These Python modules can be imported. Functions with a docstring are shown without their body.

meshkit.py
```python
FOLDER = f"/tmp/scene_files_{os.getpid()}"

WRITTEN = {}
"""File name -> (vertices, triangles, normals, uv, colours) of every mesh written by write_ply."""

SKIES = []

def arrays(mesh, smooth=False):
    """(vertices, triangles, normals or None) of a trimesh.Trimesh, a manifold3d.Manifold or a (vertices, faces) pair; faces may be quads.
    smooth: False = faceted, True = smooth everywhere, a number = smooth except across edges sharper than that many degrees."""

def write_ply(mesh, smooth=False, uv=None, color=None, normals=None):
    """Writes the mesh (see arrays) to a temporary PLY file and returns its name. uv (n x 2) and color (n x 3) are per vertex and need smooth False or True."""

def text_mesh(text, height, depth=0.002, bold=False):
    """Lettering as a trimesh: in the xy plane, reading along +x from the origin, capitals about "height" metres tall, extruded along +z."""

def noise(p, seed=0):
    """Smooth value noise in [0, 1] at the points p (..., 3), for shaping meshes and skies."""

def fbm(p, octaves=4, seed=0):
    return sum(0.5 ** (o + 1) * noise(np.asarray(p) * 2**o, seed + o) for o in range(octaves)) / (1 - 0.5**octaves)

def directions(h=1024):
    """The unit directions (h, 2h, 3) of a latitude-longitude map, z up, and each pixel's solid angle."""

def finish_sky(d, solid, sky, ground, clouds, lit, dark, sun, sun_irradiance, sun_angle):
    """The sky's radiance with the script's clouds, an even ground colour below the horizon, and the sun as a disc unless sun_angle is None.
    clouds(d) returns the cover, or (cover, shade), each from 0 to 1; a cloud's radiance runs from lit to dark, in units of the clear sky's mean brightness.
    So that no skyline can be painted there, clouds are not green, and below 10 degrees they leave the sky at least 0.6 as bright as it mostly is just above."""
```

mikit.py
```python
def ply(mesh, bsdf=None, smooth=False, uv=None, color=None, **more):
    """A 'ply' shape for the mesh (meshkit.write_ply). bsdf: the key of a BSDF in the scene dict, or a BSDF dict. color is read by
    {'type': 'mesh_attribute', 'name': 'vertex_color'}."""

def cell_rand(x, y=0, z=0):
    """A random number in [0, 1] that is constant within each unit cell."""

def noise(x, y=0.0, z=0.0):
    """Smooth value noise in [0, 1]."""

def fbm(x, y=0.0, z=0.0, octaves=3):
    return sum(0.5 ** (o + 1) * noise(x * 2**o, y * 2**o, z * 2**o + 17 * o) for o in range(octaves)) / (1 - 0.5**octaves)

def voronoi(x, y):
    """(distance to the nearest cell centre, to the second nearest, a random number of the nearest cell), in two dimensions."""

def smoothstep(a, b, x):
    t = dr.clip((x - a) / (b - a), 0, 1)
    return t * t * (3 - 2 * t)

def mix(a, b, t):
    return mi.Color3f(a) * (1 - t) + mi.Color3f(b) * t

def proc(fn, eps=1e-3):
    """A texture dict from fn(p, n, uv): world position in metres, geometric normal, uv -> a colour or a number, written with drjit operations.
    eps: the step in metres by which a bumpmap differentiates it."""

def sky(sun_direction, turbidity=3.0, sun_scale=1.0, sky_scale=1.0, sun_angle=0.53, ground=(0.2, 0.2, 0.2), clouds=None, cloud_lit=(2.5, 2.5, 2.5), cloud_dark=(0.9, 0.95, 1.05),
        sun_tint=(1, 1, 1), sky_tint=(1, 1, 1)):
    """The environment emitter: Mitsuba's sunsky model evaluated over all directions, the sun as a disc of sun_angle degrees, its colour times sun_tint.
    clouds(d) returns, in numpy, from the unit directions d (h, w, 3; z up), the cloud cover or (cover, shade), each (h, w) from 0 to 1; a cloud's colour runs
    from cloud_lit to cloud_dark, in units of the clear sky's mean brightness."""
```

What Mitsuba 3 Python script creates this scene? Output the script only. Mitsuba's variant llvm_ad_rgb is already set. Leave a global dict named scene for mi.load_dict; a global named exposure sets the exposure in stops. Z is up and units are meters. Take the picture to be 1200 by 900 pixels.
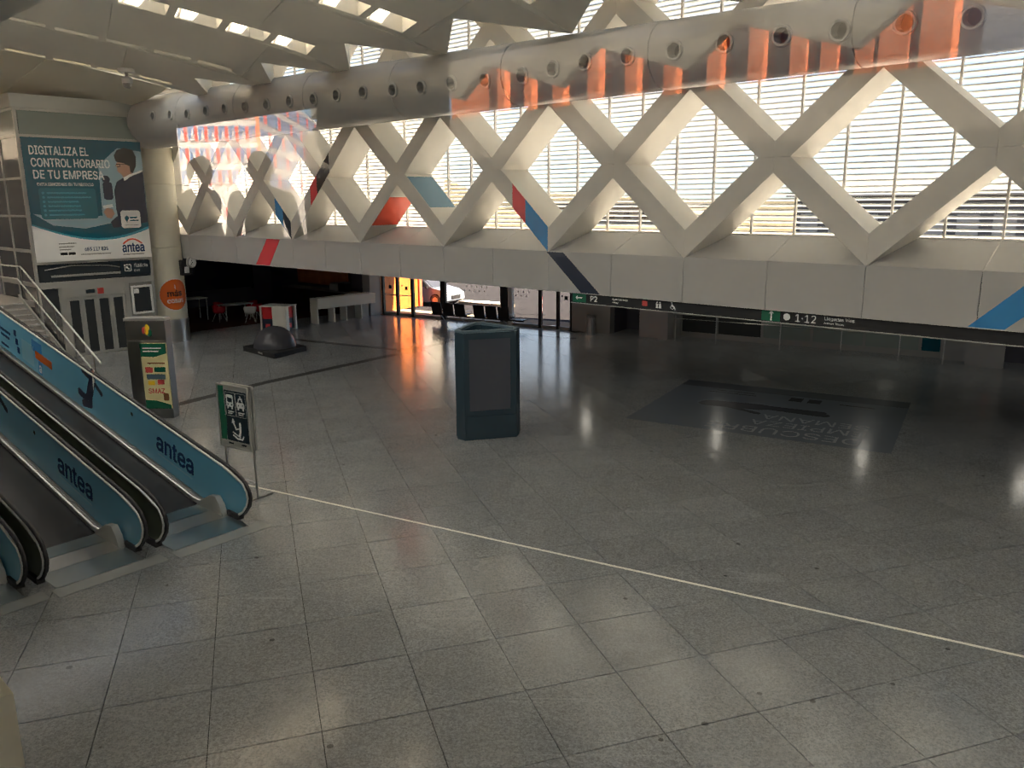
import math, random
import numpy as np, trimesh
import drjit as dr
import mitsuba as mi
import mikit, meshkit
import manifold3d as m3
from mikit import proc, noise, fbm, voronoi, cell_rand, smoothstep, mix
from shapely.geometry import Polygon, box as sbox, LineString, Point
from shapely.ops import unary_union
from shapely import affinity

T = mi.ScalarTransform4f
random.seed(7); rng = np.random.default_rng(7)
scene, labels = {}, {}

# ---------------------------------------------------------------- camera, sky, sun, exposure
EYE = np.array([0.0, 0.0, 5.6])
FWD = np.array([-0.66372988, 0.71450845, -0.2212246])
UPV = np.array([-0.14468319, 0.16753587, 0.97519152])
scene['camera'] = {'type': 'perspective', 'fov': 2 * math.degrees(math.atan(600 / 940)), 'fov_axis': 'x', 'near_clip': 0.05, 'far_clip': 2000.0,
                   'to_world': T().look_at(origin=EYE.tolist(), target=(EYE + FWD).tolist(), up=UPV.tolist())}
SUN = (0.80, 0.27, 0.62)


def clouds(d):
    p = d / np.maximum(d[..., 2:3] + 0.12, 0.02)
    n = meshkit.fbm(np.stack([p[..., 0] * 0.9, p[..., 1] * 0.9, p[..., 2] * 0 + 3.1], -1), 5, 4)
    return np.clip((n - 0.56) / 0.14, 0, 1) * 0.8


scene['sky'] = mikit.sky(SUN, turbidity=3.0, sun_scale=1.0, sky_scale=0.36, sun_angle=0.6, ground=(0.30, 0.26, 0.21), clouds=clouds, cloud_lit=(1.7, 1.7, 1.7), cloud_dark=(1.1, 1.12, 1.16))
exposure = 4.55

# ---------------------------------------------------------------- materials
def rgb(c): return {'type': 'rgb', 'value': list(map(float, c))}


def srgb(r, g, b):
    return [((v / 255) / 12.92 if v / 255 < 0.04045 else ((v / 255 + 0.055) / 1.055) ** 2.4) for v in (r, g, b)]


def mat(name, c, rough=0.5, metal=0.0, spec=0.5, **kw):
    scene[name] = {'type': 'twosided', 'bsdf': {'type': 'principled', 'base_color': c if isinstance(c, dict) else rgb(c), 'roughness': rough, 'metallic': metal, 'specular': spec, **kw}}
    return name


TA, TB = math.radians(150.78), math.radians(60.78)      # the two directions of the floor grid
CA = (math.cos(TA), math.sin(TA)); CB = (math.cos(TB), math.sin(TB))
U_STEP, V_STEP = 1.213, 1.172
U_OFF, V_OFF = 6.735, 0.361


def granite_fn(p, n, uv):
    u = (p.x * CA[0] + p.y * CA[1] - U_OFF) / U_STEP
    v = (p.x * CB[0] + p.y * CB[1] - V_OFF) / V_STEP
    tone = 0.94 + 0.12 * cell_rand(u, v, 3.0)
    sp = noise(p.x * 140, p.y * 140) * 0.5 + noise(p.x * 45, p.y * 45) * 0.5
    cloud = fbm(p.x * 1.6, p.y * 1.6, octaves=3)
    val = 0.20 * tone * (0.40 + 1.10 * sp + 0.20 * cloud)
    d1, d2, w = voronoi(p.x * 0.9 + 3.0, p.y * 0.9)
    spot = dr.select((w > 0.72) & (d1 < 0.010 + 0.10 * (w - 0.72)), 0.32, 1.0)
    a = p.x * 0.75 + p.y * 0.66; b = p.y * 0.75 - p.x * 0.66
    scr = smoothstep(0.030, 0.0, dr.abs(noise(a * 0.55, b * 5.0) - 0.5)) * smoothstep(0.60, 0.72, noise(a * 0.9 + 9, b * 1.3))
    val = val * spot + 0.04 * scr
    return mi.Color3f(val * 0.95, val * 1.015, val * 1.045)


def terrain_fn(p, n, uv):
    m = fbm(p.x * 0.02, p.y * 0.02, octaves=4)
    g = fbm(p.x * 0.35, p.y * 0.35, octaves=3)
    return mix((0.20, 0.155, 0.105), (0.13, 0.11, 0.075), smoothstep(0.42, 0.62, m)) * (0.85 + 0.3 * g)


mat('mat_granite', proc(granite_fn), 0.17, spec=0.85)
mat('mat_joint', (0.03, 0.032, 0.032), 0.8)
mat('mat_granite_dark', (0.055, 0.057, 0.058), 0.17)
mat('mat_white_strip', (0.75, 0.74, 0.68), 0.4)
mat('mat_panel', (0.37, 0.365, 0.355), 0.42)
mat('mat_lattice', (0.52, 0.50, 0.46), 0.45)
mat('mat_ceiling', (0.72, 0.71, 0.65), 0.55)
mat('mat_cream', (0.68, 0.65, 0.54), 0.6)
mat('mat_tube', (0.34, 0.345, 0.335), 0.38)
mat('mat_black', (0.012, 0.012, 0.014), 0.45)
mat('mat_rubber', (0.018, 0.018, 0.02), 0.35)
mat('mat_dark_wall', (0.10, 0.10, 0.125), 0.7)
mat('mat_steel', (0.62, 0.62, 0.60), 0.28, 1.0)
mat('mat_steel_dark', (0.30, 0.30, 0.29), 0.35, 1.0)
mat('mat_alu', (0.52, 0.52, 0.49), 0.38, 0.6)
mat('mat_frame_grey', (0.30, 0.30, 0.285), 0.45)
mat('mat_glass_dark', (0.035, 0.040, 0.042), 0.06, spec=0.6)
mat('mat_glass_grey', (0.24, 0.29, 0.265), 0.15)
mat('mat_white', (0.76, 0.76, 0.74), 0.6, spec=0.2)
mat('mat_mullion', (0.62, 0.60, 0.57), 0.5)
mat('mat_louvre', (0.66, 0.70, 0.72), 0.5)
mat('mat_red', (0.52, 0.022, 0.025), 0.4)
mat('mat_stripe_red', (0.62, 0.05, 0.06), 0.45)
mat('mat_stripe_orange', (0.72, 0.10, 0.055), 0.45)
mat('mat_blue', (0.035, 0.21, 0.46), 0.45)
mat('mat_blue_pale', (0.13, 0.24, 0.33), 0.5)
mat('mat_navy', (0.018, 0.024, 0.045), 0.35)
mat('mat_film_blue', (0.12, 0.37, 0.52), 0.30)
mat('mat_film_text', (0.006, 0.030, 0.11), 0.5, spec=0.2)
mat('mat_film_pale', (0.20, 0.42, 0.52), 0.3)
mat('mat_teal', (0.008, 0.100, 0.145), 0.6, spec=0.15)
mat('mat_teal_mid', (0.018, 0.16, 0.20), 0.6, spec=0.15)
mat('mat_teal_light', (0.05, 0.30, 0.40), 0.4)
mat('mat_desk_blue', (0.30, 0.44, 0.50), 0.4)
mat('mat_suit', (0.012, 0.018, 0.045), 0.5)
mat('mat_hair', (0.015, 0.012, 0.011), 0.5)
mat('mat_skin', (0.48, 0.27, 0.19), 0.55)
mat('mat_orange', (0.42, 0.12, 0.022), 0.5)
mat('mat_orange_sign', (0.62, 0.12, 0.02), 0.45)
mat('mat_green', (0.010, 0.12, 0.062), 0.4)
mat('mat_sign_dark', (0.014, 0.026, 0.036), 0.35)
mat('mat_sign_black', (0.016, 0.017, 0.018), 0.4)
mat('mat_cream_print', (0.72, 0.64, 0.34), 0.45)
mat('mat_yellow', (0.80, 0.55, 0.03), 0.45)
mat('mat_totem', (0.022, 0.046, 0.064), 0.30)
mat('mat_screen', (0.060, 0.066, 0.084), 0.08, spec=0.6)
mat('mat_totem_light', (0.10, 0.15, 0.18), 0.35)
mat('mat_dome', (0.05, 0.052, 0.062), 0.30)
mat('mat_pallet', (0.13, 0.135, 0.13), 0.5)
mat('mat_green_glass', (0.12, 0.14, 0.10), 0.2)
mat('mat_comb', (0.50, 0.56, 0.58), 0.22, 1.0)
mat('mat_rail', (0.74, 0.74, 0.71), 0.4, 0.3)
mat('mat_plate_grey', (0.24, 0.255, 0.25), 0.35)
mat('mat_decal', (0.12, 0.145, 0.175), 0.20)
mat('mat_decal_dark', (0.065, 0.078, 0.10), 0.20)
mat('mat_decal_text', (0.26, 0.28, 0.30), 0.35)
mat('mat_decal_figure', (0.030, 0.034, 0.045), 0.35)
mat('mat_stone_wall', (0.30, 0.285, 0.265), 0.5)
mat('mat_wood', (0.22, 0.085, 0.03), 0.5)
mat('mat_terrain', proc(terrain_fn), 0.9, spec=0.0)
mat('mat_pavement', (0.26, 0.23, 0.185), 0.8, spec=0.0)
mat('mat_asphalt', (0.034, 0.034, 0.040), 0.85, spec=0.0)
mat('mat_shed', (0.06, 0.063, 0.068), 0.6)
mat('mat_hill', (0.075, 0.068, 0.042), 0.95)
mat('mat_car', (0.16, 0.19, 0.24), 0.15, clearcoat=1.0)
mat('mat_facade_grey', (0.10, 0.115, 0.17), 0.6)
mat('mat_fin', (0.76, 0.23, 0.10), 0.6)
mat('mat_facade_white', (0.48, 0.49, 0.52), 0.6)
mat('mat_panel_red', (0.62, 0.08, 0.07), 0.5)
mat('mat_panel_blue', (0.12, 0.20, 0.40), 0.4)
scene['mat_window_sheet'] = {'type': 'thindielectric', 'int_ior': 1.6}
mat('mat_wood_dark', (0.05, 0.022, 0.014), 0.35)
mat('mat_slat', (0.60, 0.26, 0.10), 0.5)
mat('mat_counter', (0.72, 0.71, 0.64), 0.25)
mat('mat_chair_red', (0.42, 0.012, 0.02), 0.4)
mat('mat_chair_white', (0.62, 0.60, 0.55), 0.4)
mat('mat_red_plain', (0.55, 0.07, 0.06), 0.5)
scene['mat_rooflight'] = {'type': 'principledthin', 'base_color': rgb((0.69, 0.78, 0.90)), 'roughness': 0.6, 'diff_trans': 1.2, 'spec_trans': 0.0}
scene['mat_pane'] = {'type': 'thindielectric', 'int_ior': 1.5}
scene['mat_screen_glass'] = {'type': 'thindielectric', 'int_ior': 1.8}

# ---------------------------------------------------------------- helpers
used = {}


def key(base, parent=None):
    full = f'{parent}__{base}' if parent else base
    n = used.get(full, 0); used[full] = n + 1
    return full if n == 0 else f'{full}_{n:03d}'


def obj(base, mesh, bsdf, parent=None, smooth=False, **kw):
    k = key(base, parent)
    if isinstance(mesh, dict):
        scene[k] = {**mesh, **kw}
    else:
        scene[k] = mikit.ply(mesh, bsdf, smooth=smooth, **kw)
    return k


def lab(k, label, cat=None, group=None, kind=None):
    d = {'label': label}
    if cat: d['category'] = cat
    if group: d['group'] = group
    if kind: d['kind'] = kind
    labels[k] = d
    return k


def thing(base, label, cat, group=None, kind=None):
    return lab(key(base), label, cat, group, kind)


BF = np.array([[0, 2, 3], [0, 3, 1], [4, 5, 7], [4, 7, 6], [0, 1, 5], [0, 5, 4], [2, 6, 7], [2, 7, 3], [0, 4, 6], [0, 6, 2], [1, 3, 7], [1, 7, 5]])


def hexa(c):
    """Eight corners ordered x slow, y, z fast (each 0 then 1)."""
    m = trimesh.Trimesh(np.asarray(c, float), BF, process=False)
    if m.volume < 0: m.invert()
    return m


def bx(x0, x1, y0, y1, z0, z1):
    return hexa([(x, y, z) for x in (x0, x1) for y in (y0, y1) for z in (z0, z1)])


def cat(*ms):
    return trimesh.util.concatenate([m for m in ms if m is not None])


def frame(o, xd, yd, zd=None):
    xd, yd = np.asarray(xd, float), np.asarray(yd, float)
    zd = np.cross(xd, yd) if zd is None else np.asarray(zd, float)
    M = np.eye(4); M[:3, 0], M[:3, 1], M[:3, 2], M[:3, 3] = xd, yd, zd, o
    return M


def put(m, M):
    m = m.copy(); m.apply_transform(M)
    return m


def ext(poly, depth, M=None, z0=0.0):
    """Extrudes a shapely polygon (xy) along +z by depth, then maps by M."""
    ps = [poly] if poly.geom_type == 'Polygon' else [g for g in poly.geoms if g.geom_type == 'Polygon']
    ms = [trimesh.creation.extrude_polygon(p, depth, engine='earcut') for p in ps if p.area > 1e-7]
    m = cat(*ms)
    if z0: m.apply_translation([0, 0, z0])
    if M is not None: m.apply_transform(M)
    return m


def tube(pts, r, n=8, cap=True):
    p = np.asarray(pts, float)
    t = np.gradient(p, axis=0); t /= np.linalg.norm(t, axis=1, keepdims=True)
    ref = np.array([0, 0, 1.0]) if abs(t[:, 2]).max() < 0.95 else np.array([0.31, 0.95, 0.0])
    a = np.cross(t, ref); a /= np.linalg.norm(a, axis=1, keepdims=True); b = np.cross(t, a)
    ang = np.arange(n) * 2 * np.pi / n
    r = np.broadcast_to(r, (len(p),))
    v = (p[:, None] + r[:, None, None] * (np.cos(ang)[None, :, None] * a[:, None] + np.sin(ang)[None, :, None] * b[:, None])).reshape(-1, 3)
    f = []
    for i in range(len(p) - 1):
        for j in range(n):
            k = (j + 1) % n
            f += [[i * n + j, i * n + k, (i + 1) * n + k], [i * n + j, (i + 1) * n + k, (i + 1) * n + j]]
    if cap:
        v = np.vstack([v, p[:1], p[-1:]]); c0, c1 = len(v) - 2, len(v) - 1; e = (len(p) - 1) * n
        for j in range(n):
            k = (j + 1) % n
            f += [[c0, k, j], [c1, e + j, e + k]]
    m = trimesh.Trimesh(v, np.array(f), process=False)
    if cap and m.volume < 0: m.invert()
    return m


def cyl(p0, p1, r, n=20): return tube([p0, p1], r, n)


def lathe(prof, n=32):
    """Profile of (radius, z) around z."""
    return trimesh.creation.revolve(np.array(prof, float), sections=n)


def text(s, h, M, depth=0.004, bold=False, width=None):
    m = meshkit.text_mesh(s, h, depth, bold)
    if width:
        w = m.bounds[1][0] - m.bounds[0][0]
        m.apply_scale([width / w, 1, 1])
    m.apply_transform(M)
    return m


def rrect(x0, x1, y0, y1, r): return sbox(x0 + r, y0 + r, x1 - r, y1 - r).buffer(r, 6)


# ================================================================ FLOOR
obj('floor', ext(Polygon([(-60, -22), (20, -22), (20, 39.2), (-22.7, 31.4), (-22.0, 27.9), (-33.0, 25.9), (-60, 25.9)]), 0.336, frame((0, 0, -0.35), (1, 0, 0), (0, 1, 0))), 'mat_joint'); lab('floor', 'hall floor of large grey granite tiles', 'floor', kind='structure')
TILE = mikit.ply(bx(0.005, V_STEP - 0.005, 0.005, U_STEP - 0.005, -0.014, 0.0), 'mat_granite')
tiles = []
RIGHT = np.cross(FWD, UPV)
for i in range(-40, 60):
    for j in range(-50, 40):
        u, v = U_OFF + i * U_STEP, V_OFF + j * V_STEP
        c = np.array([CA[0] * (u + U_STEP / 2) + CB[0] * (v + V_STEP / 2), CA[1] * (u + U_STEP / 2) + CB[1] * (v + V_STEP / 2), 0.0])
        off_ = (c[1] - 25.8) * 0.9838 - (c[0] + 33.0) * 0.1792; t_ = (c[0] + 33.0) * 0.9838 + (c[1] - 25.8) * 0.1792
        if not (-50 < c[0] < 18 and -16 < c[1] < 40): continue
        if off_ > (3.2 if t_ > 11.6 else 0.2) or (c[0] < -33 and c[1] > 25.6): continue
        q = c - EYE; dz = q @ FWD
        seen = dz > 1 and abs(q @ RIGHT) < 0.72 * dz and abs(q @ UPV) < 0.56 * dz
        if c[1] > 26.2 + 0.182 * (c[0] + 33): seen = False
        if c[0] < -13.5 and 1.0 < c[1] < 6.4: seen = False
        tiles.append((dz if seen else 1e6 + dz, u, v, c))
tiles.sort(key=lambda t: t[0])
rest = []
for n_, (dz, u, v, c) in enumerate(tiles):
    lift = float(rng.uniform(-0.0012, 0.0))
    o = (CA[0] * u + CB[0] * v, CA[1] * u + CB[1] * v, lift)
    M = frame(o, (CB[0], CB[1], 0), (CA[0], CA[1], 0), (0, 0, 1))
    if n_ < 300:
        obj('tile', TILE, None, 'floor', to_world=T(M))
    else:
        if c[1] > 33 or c[1] < -16: continue
        rest.append(put(bx(0.005, V_STEP - 0.005, 0.005, U_STEP - 0.005, -0.014, 0.0), M))
k = obj('distant_tiles', cat(*rest), 'mat_granite', 'floor'); lab(k, 'granite tiles of the far part of the floor', kind='stuff')


def ribbon(p, q, w, z, bsdf, base, parent=None, h=0.0015):
    p, q = np.array([*p, z]), np.array([*q, z])
    d = (q - p); L = np.linalg.norm(d); d /= L; s = np.cross([0, 0, 1], d)
    return obj(base, put(bx(0, L, -w / 2, w / 2, 0, h), frame(p, d, s, (0, 0, 1))), bsdf, parent)


k = ribbon((-14.6, 7.68), (2.0, 11.82), 0.055, 0.0005, 'mat_white_strip', 'floor_strip'); lab(k, 'long thin white strip inlaid diagonally across the grey floor', 'floor strip')
for (a, b, w) in (((-22.2, 9.5), (-22.95, 13.0), 0.36), ((-22.95, 13.0), (-23.6, 19.0), 0.36), ((-23.9, 20.6), (-24.5, 24.2), 0.36), ((-29.6, 18.3), (-24.4, 19.6), 0.36), ((-24.4, 25.35), (-20.6, 26.15), 0.30)):
    ribbon(a, b, w, 0.0004, 'mat_granite_dark', 'inlay_strip', 'floor')
k = obj('dark_inlay', ext(Polygon([(-24.2, 19.4), (-23.2, 19.3), (-23.5, 20.55), (-24.55, 20.65)]), 0.0016, frame((0, 0, 0.0005), (1, 0, 0), (0, 1, 0))), 'mat_granite_dark', 'floor')
lab(k, 'dark granite diamond set in the floor')

# ================================================================ PARAPET, LATTICE, GLAZED WALL
HP = 1.93                                   # half pitch of the lattice
XV = -13.10                                 # one foot of the lattice
PY = 15.47                                  # face of the parapet
ZV, ZX = 4.68, 6.42
XA, XB = XV - 11 * HP, XV + 13 * HP
thing('wall_parapet', 'white panelled parapet over the ground floor passage', 'wall', kind='structure')
obj('core', bx(XA, XB, PY + 0.03, PY + 0.5, 3.42, 4.36), 'mat_black', 'wall_parapet')
for i in range(24):
    x0, x1 = XA + i * HP + 0.006, XA + (i + 1) * HP - 0.006
    obj('panel', bx(x0, x1, PY, PY + 0.03, 3.41, 4.39), 'mat_panel', 'wall_parapet')
    c = [(x, y, z) for x in (x0, x1) for (y, z) in ((PY, 4.40), (PY + 0.03, 4.37), (PY + 1.06, 4.86), (PY + 1.06, 4.80))]
    c = [(x, *yz) for x in (x0, x1) for yz in ((PY + 0.004, 4.365), (PY + 0.004, 4.40), (PY + 1.06, 4.82), (PY + 1.06, 4.855))]
    obj('sill_panel', hexa(c), 'mat_panel', 'wall_parapet')
obj('soffit', ext(Polygon([(-43.6, PY + 0.5), (XB, PY + 0.5), (XB, 38.0), (-43.6, 25.2)]), 0.45, frame((0, 0, 3.45), (1, 0, 0), (0, 1, 0))), 'mat_ceiling', 'wall_parapet')

WT = 0.60                                   # vertical thickness of a lattice bar
M_XZ = lambda y0: frame((0, y0, 0), (1, 0, 0), (0, 0, 1), (0, -1, 0))


def lattice(name, y0, y1, k0, k1, tiers, bsdf):
    """Diagonal bars between y0 and y1, each its own prism."""
    dz = ZX - ZV
    for k_ in range(k0, k1):
        for t_ in range(*tiers):
            xa, xb = XV + k_ * HP, XV + (k_ + 1) * HP
            za, zb = ZV + t_ * dz, ZV + (t_ + 1) * dz
            up = (k_ + t_) % 2 == 0
            p0, p1 = ((xa, za), (xb, zb)) if up else ((xa, zb), (xb, za))
            band = Polygon([(p0[0], p0[1] - WT / 2), (p1[0], p1[1] - WT / 2), (p1[0], p1[1] + WT / 2), (p0[0], p0[1] + WT / 2)])
            clip = sbox(xa + 0.002, (za if t_ else za - 1) + 0.002, xb - 0.002, zb - 0.002)
            g = band.intersection(clip)
            obj('bar', ext(g, y1 - y0, M_XZ(y1)), bsdf, name)


thing('wall_lattice', 'pale diagonal lattice of deep crossing bars above the parapet', 'wall', kind='structure')
lattice('wall_lattice', PY, PY + 1.03, -11, 13, (0, 4), 'mat_lattice')


def on_bar(x0, z0, x1, z1, bsdf, base='painted_stripe', parent='wall_lattice', y=PY - 0.003, w=WT):
    """A painted length of a bar between two points of its middle line."""
    g = Polygon([(x0, z0 - w / 2), (x1, z1 - w / 2), (x1, z1 + w / 2), (x0, z0 + w / 2)])
    return obj(base, ext(g, 0.003, M_XZ(y + 0.003)), bsdf, parent)


SL = (ZX - ZV) / HP


def bar_z(x, foot, up): return ZV + (x - foot) * SL * (1 if up else -1)


for (xs, foot, tier, up, b) in (
        ((-22.99, -22.25), -24.68, 0, True, 'mat_black'), ((-23.40, -22.99), -24.68, 0, True, 'mat_stripe_red'),
        ((-25.62, -25.15), -24.68, 0, False, 'mat_blue'), ((-25.15, -24.70), -24.68, 0, False, 'mat_navy'),
        ((-14.30, -13.86), -13.10, 0, False, 'mat_stripe_red'), ((-13.86, -13.12), -13.10, 0, False, 'mat_blue')):
    f0 = XV + round((foot - XV) / HP) * HP
    on_bar(xs[0], bar_z(xs[0], f0, up), xs[1], bar_z(xs[1], f0, up), b)
# painted inner faces of bars
for (xa, xb, side, b, dep) in ((-19.95, -19.10, 1, 'mat_stripe_orange', 1.0),):
    pass


def on_face(k_, t_, s0, s1, under, b):
    """A painted length of the upper or lower face of bar (k_, t_), from s0 to s1 of its run."""
    dz = ZX - ZV
    xa = XV + k_ * HP; za = ZV + t_ * dz
    up = (k_ + t_) % 2 == 0
    f = lambda s: (xa + s * HP, (za + s * dz) if up else (za + dz - s * dz))
    sg = -1 if under else 1
    o = sg * (WT / 2 + 0.002)
    (xa_, za_), (xb_, zb_) = f(s0), f(s1)
    c = [(x, y, z + o + (e if sg > 0 else -e)) for (x, z) in ((xa_, za_), (xb_, zb_)) for y in (PY + 0.02, PY + 1.0) for e in (0, 0.003)]
    obj('painted_face', hexa(c), b, 'wall_lattice')


on_face(-4, 0, 0.32, 0.80, True, 'mat_stripe_orange')
on_face(-3, 0, 0.22, 0.72, False, 'mat_blue_pale')
on_face(-6, 1, 0.45, 0.95, True, 'mat_black')
# stripes running on over the parapet panels
for pts, b in (([(-26.33, 4.38), (-25.46, 4.38), (-26.26, 3.43), (-27.21, 3.43)], 'mat_stripe_red'), ([(-13.15, 4.38), (-12.62, 4.38), (-11.48, 3.43), (-12.05, 3.43)], 'mat_navy'),
               ([(-3.58, 3.43), (-3.02, 3.43), (-2.0, 4.38), (-2.62, 4.38)], 'mat_blue')):
    obj('painted_stripe', ext(Polygon(pts), 0.003, M_XZ(PY)), b, 'wall_parapet')

# glazed wall with louvres behind the lattice
GY = PY + 1.12
thing('window_1', 'tall glazed wall with horizontal louvre blades behind the lattice', 'window', kind='structure')
x_ = XA
while x_ < XB:
    obj('mullion', bx(x_ - 0.02, x_ + 0.02, GY, GY + 0.07, 4.80, 11.4), 'mat_mullion', 'window_1'); x_ += 0.965
for i in range(56):
    z = 4.90 + i * 0.115
    c = [(x, y, z + a + b) for x in (XA, XB) for (y, a) in ((GY + 0.10, 0.018), (GY + 0.185, -0.016)) for b in (0, 0.026)]
    obj('louvre_blade', hexa(c), 'mat_louvre', 'window_1')
obj('bottom_rail', bx(XA, XB, GY - 0.06, GY + 0.10, 4.74, 4.88), 'mat_mullion', 'window_1')

# ================================================================ TUBE BEAM
def tube_r(x): return 0.98 + (x + 33.6) / 30.6 * (0.56 - 0.98)


def tube_zc(x): return 7.75 + tube_r(x)


TY = 14.5
thing('beam', 'long grey tapering tube beam with a row of round nozzles', 'beam', kind='structure')


def tube_ring(xs, n=40, grow=0.0):
    v, f = [], []
    ang = np.linspace(0, 2 * np.pi, n, endpoint=False)
    for x in xs:
        r = tube_r(x) + grow
        v += [(x, TY + r * math.cos(a), tube_zc(x) + r * math.sin(a)) for a in ang]
    for i in range(len(xs) - 1):
        for j in range(n):
            f.append([i * n + j, i * n + (j + 1) % n, (i + 1) * n + (j + 1) % n, (0)][:3]); f.append([i * n + j, (i + 1) * n + (j + 1) % n, (i + 1) * n + j])
    return trimesh.Trimesh(v, f, process=False)


NOZ = ((-30.25, 8.74), (-28.93, 8.68), (-27.69, 8.62), (-26.39, 8.62), (-25.18, 8.60), (-23.94, 8.55), (-22.72, 8.52), (-21.48, 8.51), (-20.29, 8.47), (-19.2, 8.48), (-18.04, 8.45), (-16.83, 8.40), (-15.76, 8.36), (-14.68, 8.35), (-13.59, 8.31),
       (-12.47, 8.29), (-11.6, 8.34), (-10.75, 8.38), (-9.71, 8.37), (-8.66, 8.35), (-7.63, 8.35), (-6.56, 8.33), (-5.58, 8.28), (-4.58, 8.25), (-3.64, 8.2), (-2.6, 8.2))
edges = [-33.0] + [XV + k_ * HP * 2 for k_ in range(-5, 6)]
frames_n = []
for (px_, zz) in NOZ:
    r = tube_r(px_); s_ = max(-0.95, min(0.95, (zz - tube_zc(px_)) / r)); c_ = math.sqrt(1 - s_ * s_)
    nrm = np.array([0, -c_, s_])
    frames_n.append((px_, frame(np.array([px_, TY, tube_zc(px_)]) + nrm * (r - 0.01), (1, 0, 0), np.cross(nrm, (1, 0, 0)), nrm)))
for i in range(len(edges) - 1):
    xa, xb = edges[i] + 0.012, edges[i + 1] - 0.012
    L_ = xb - xa
    shell = m3.Manifold.cylinder(L_, tube_r(xa), tube_r(xb), 72) - m3.Manifold.cylinder(L_ + 0.2, tube_r(xa) - 0.03, tube_r(xb) - 0.03, 72).translate((0, 0, -0.1))
    # cylinder axis z -> x, with the sloping middle line
    Ms = np.array([[0, 0, 1, xa], [1, 0, 0, TY], [0, 1, (tube_zc(xb) - tube_zc(xa)) / L_, tube_zc(xa)]])
    shell = shell.transform(Ms)
    for px_, M in frames_n:
        if xa - 0.3 < px_ < xb + 0.3:
            shell = shell - m3.Manifold.cylinder(0.5, 0.14, 0.14, 24).translate((0, 0, -0.25)).transform(M[:3])
    obj('segment', shell, 'mat_tube', 'beam', smooth=35)
    obj('joint', tube_ring([edges[i] - 0.03, edges[i] + 0.03], grow=-0.02), 'mat_frame_grey', 'beam', smooth=True)
r0, z0 = tube_r(-33), tube_zc(-33)
prof = [(0.0001, -0.34), (r0 * 0.45, -0.31), (r0 * 0.75, -0.22), (r0 * 0.93, -0.10), (r0, 0.0)]
obj('end_cap', put(lathe(prof, 40), frame((-33, TY, z0), (0, 1, 0), (0, 0, 1), (1, 0, 0))), 'mat_tube', 'beam', smooth=60)
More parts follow.
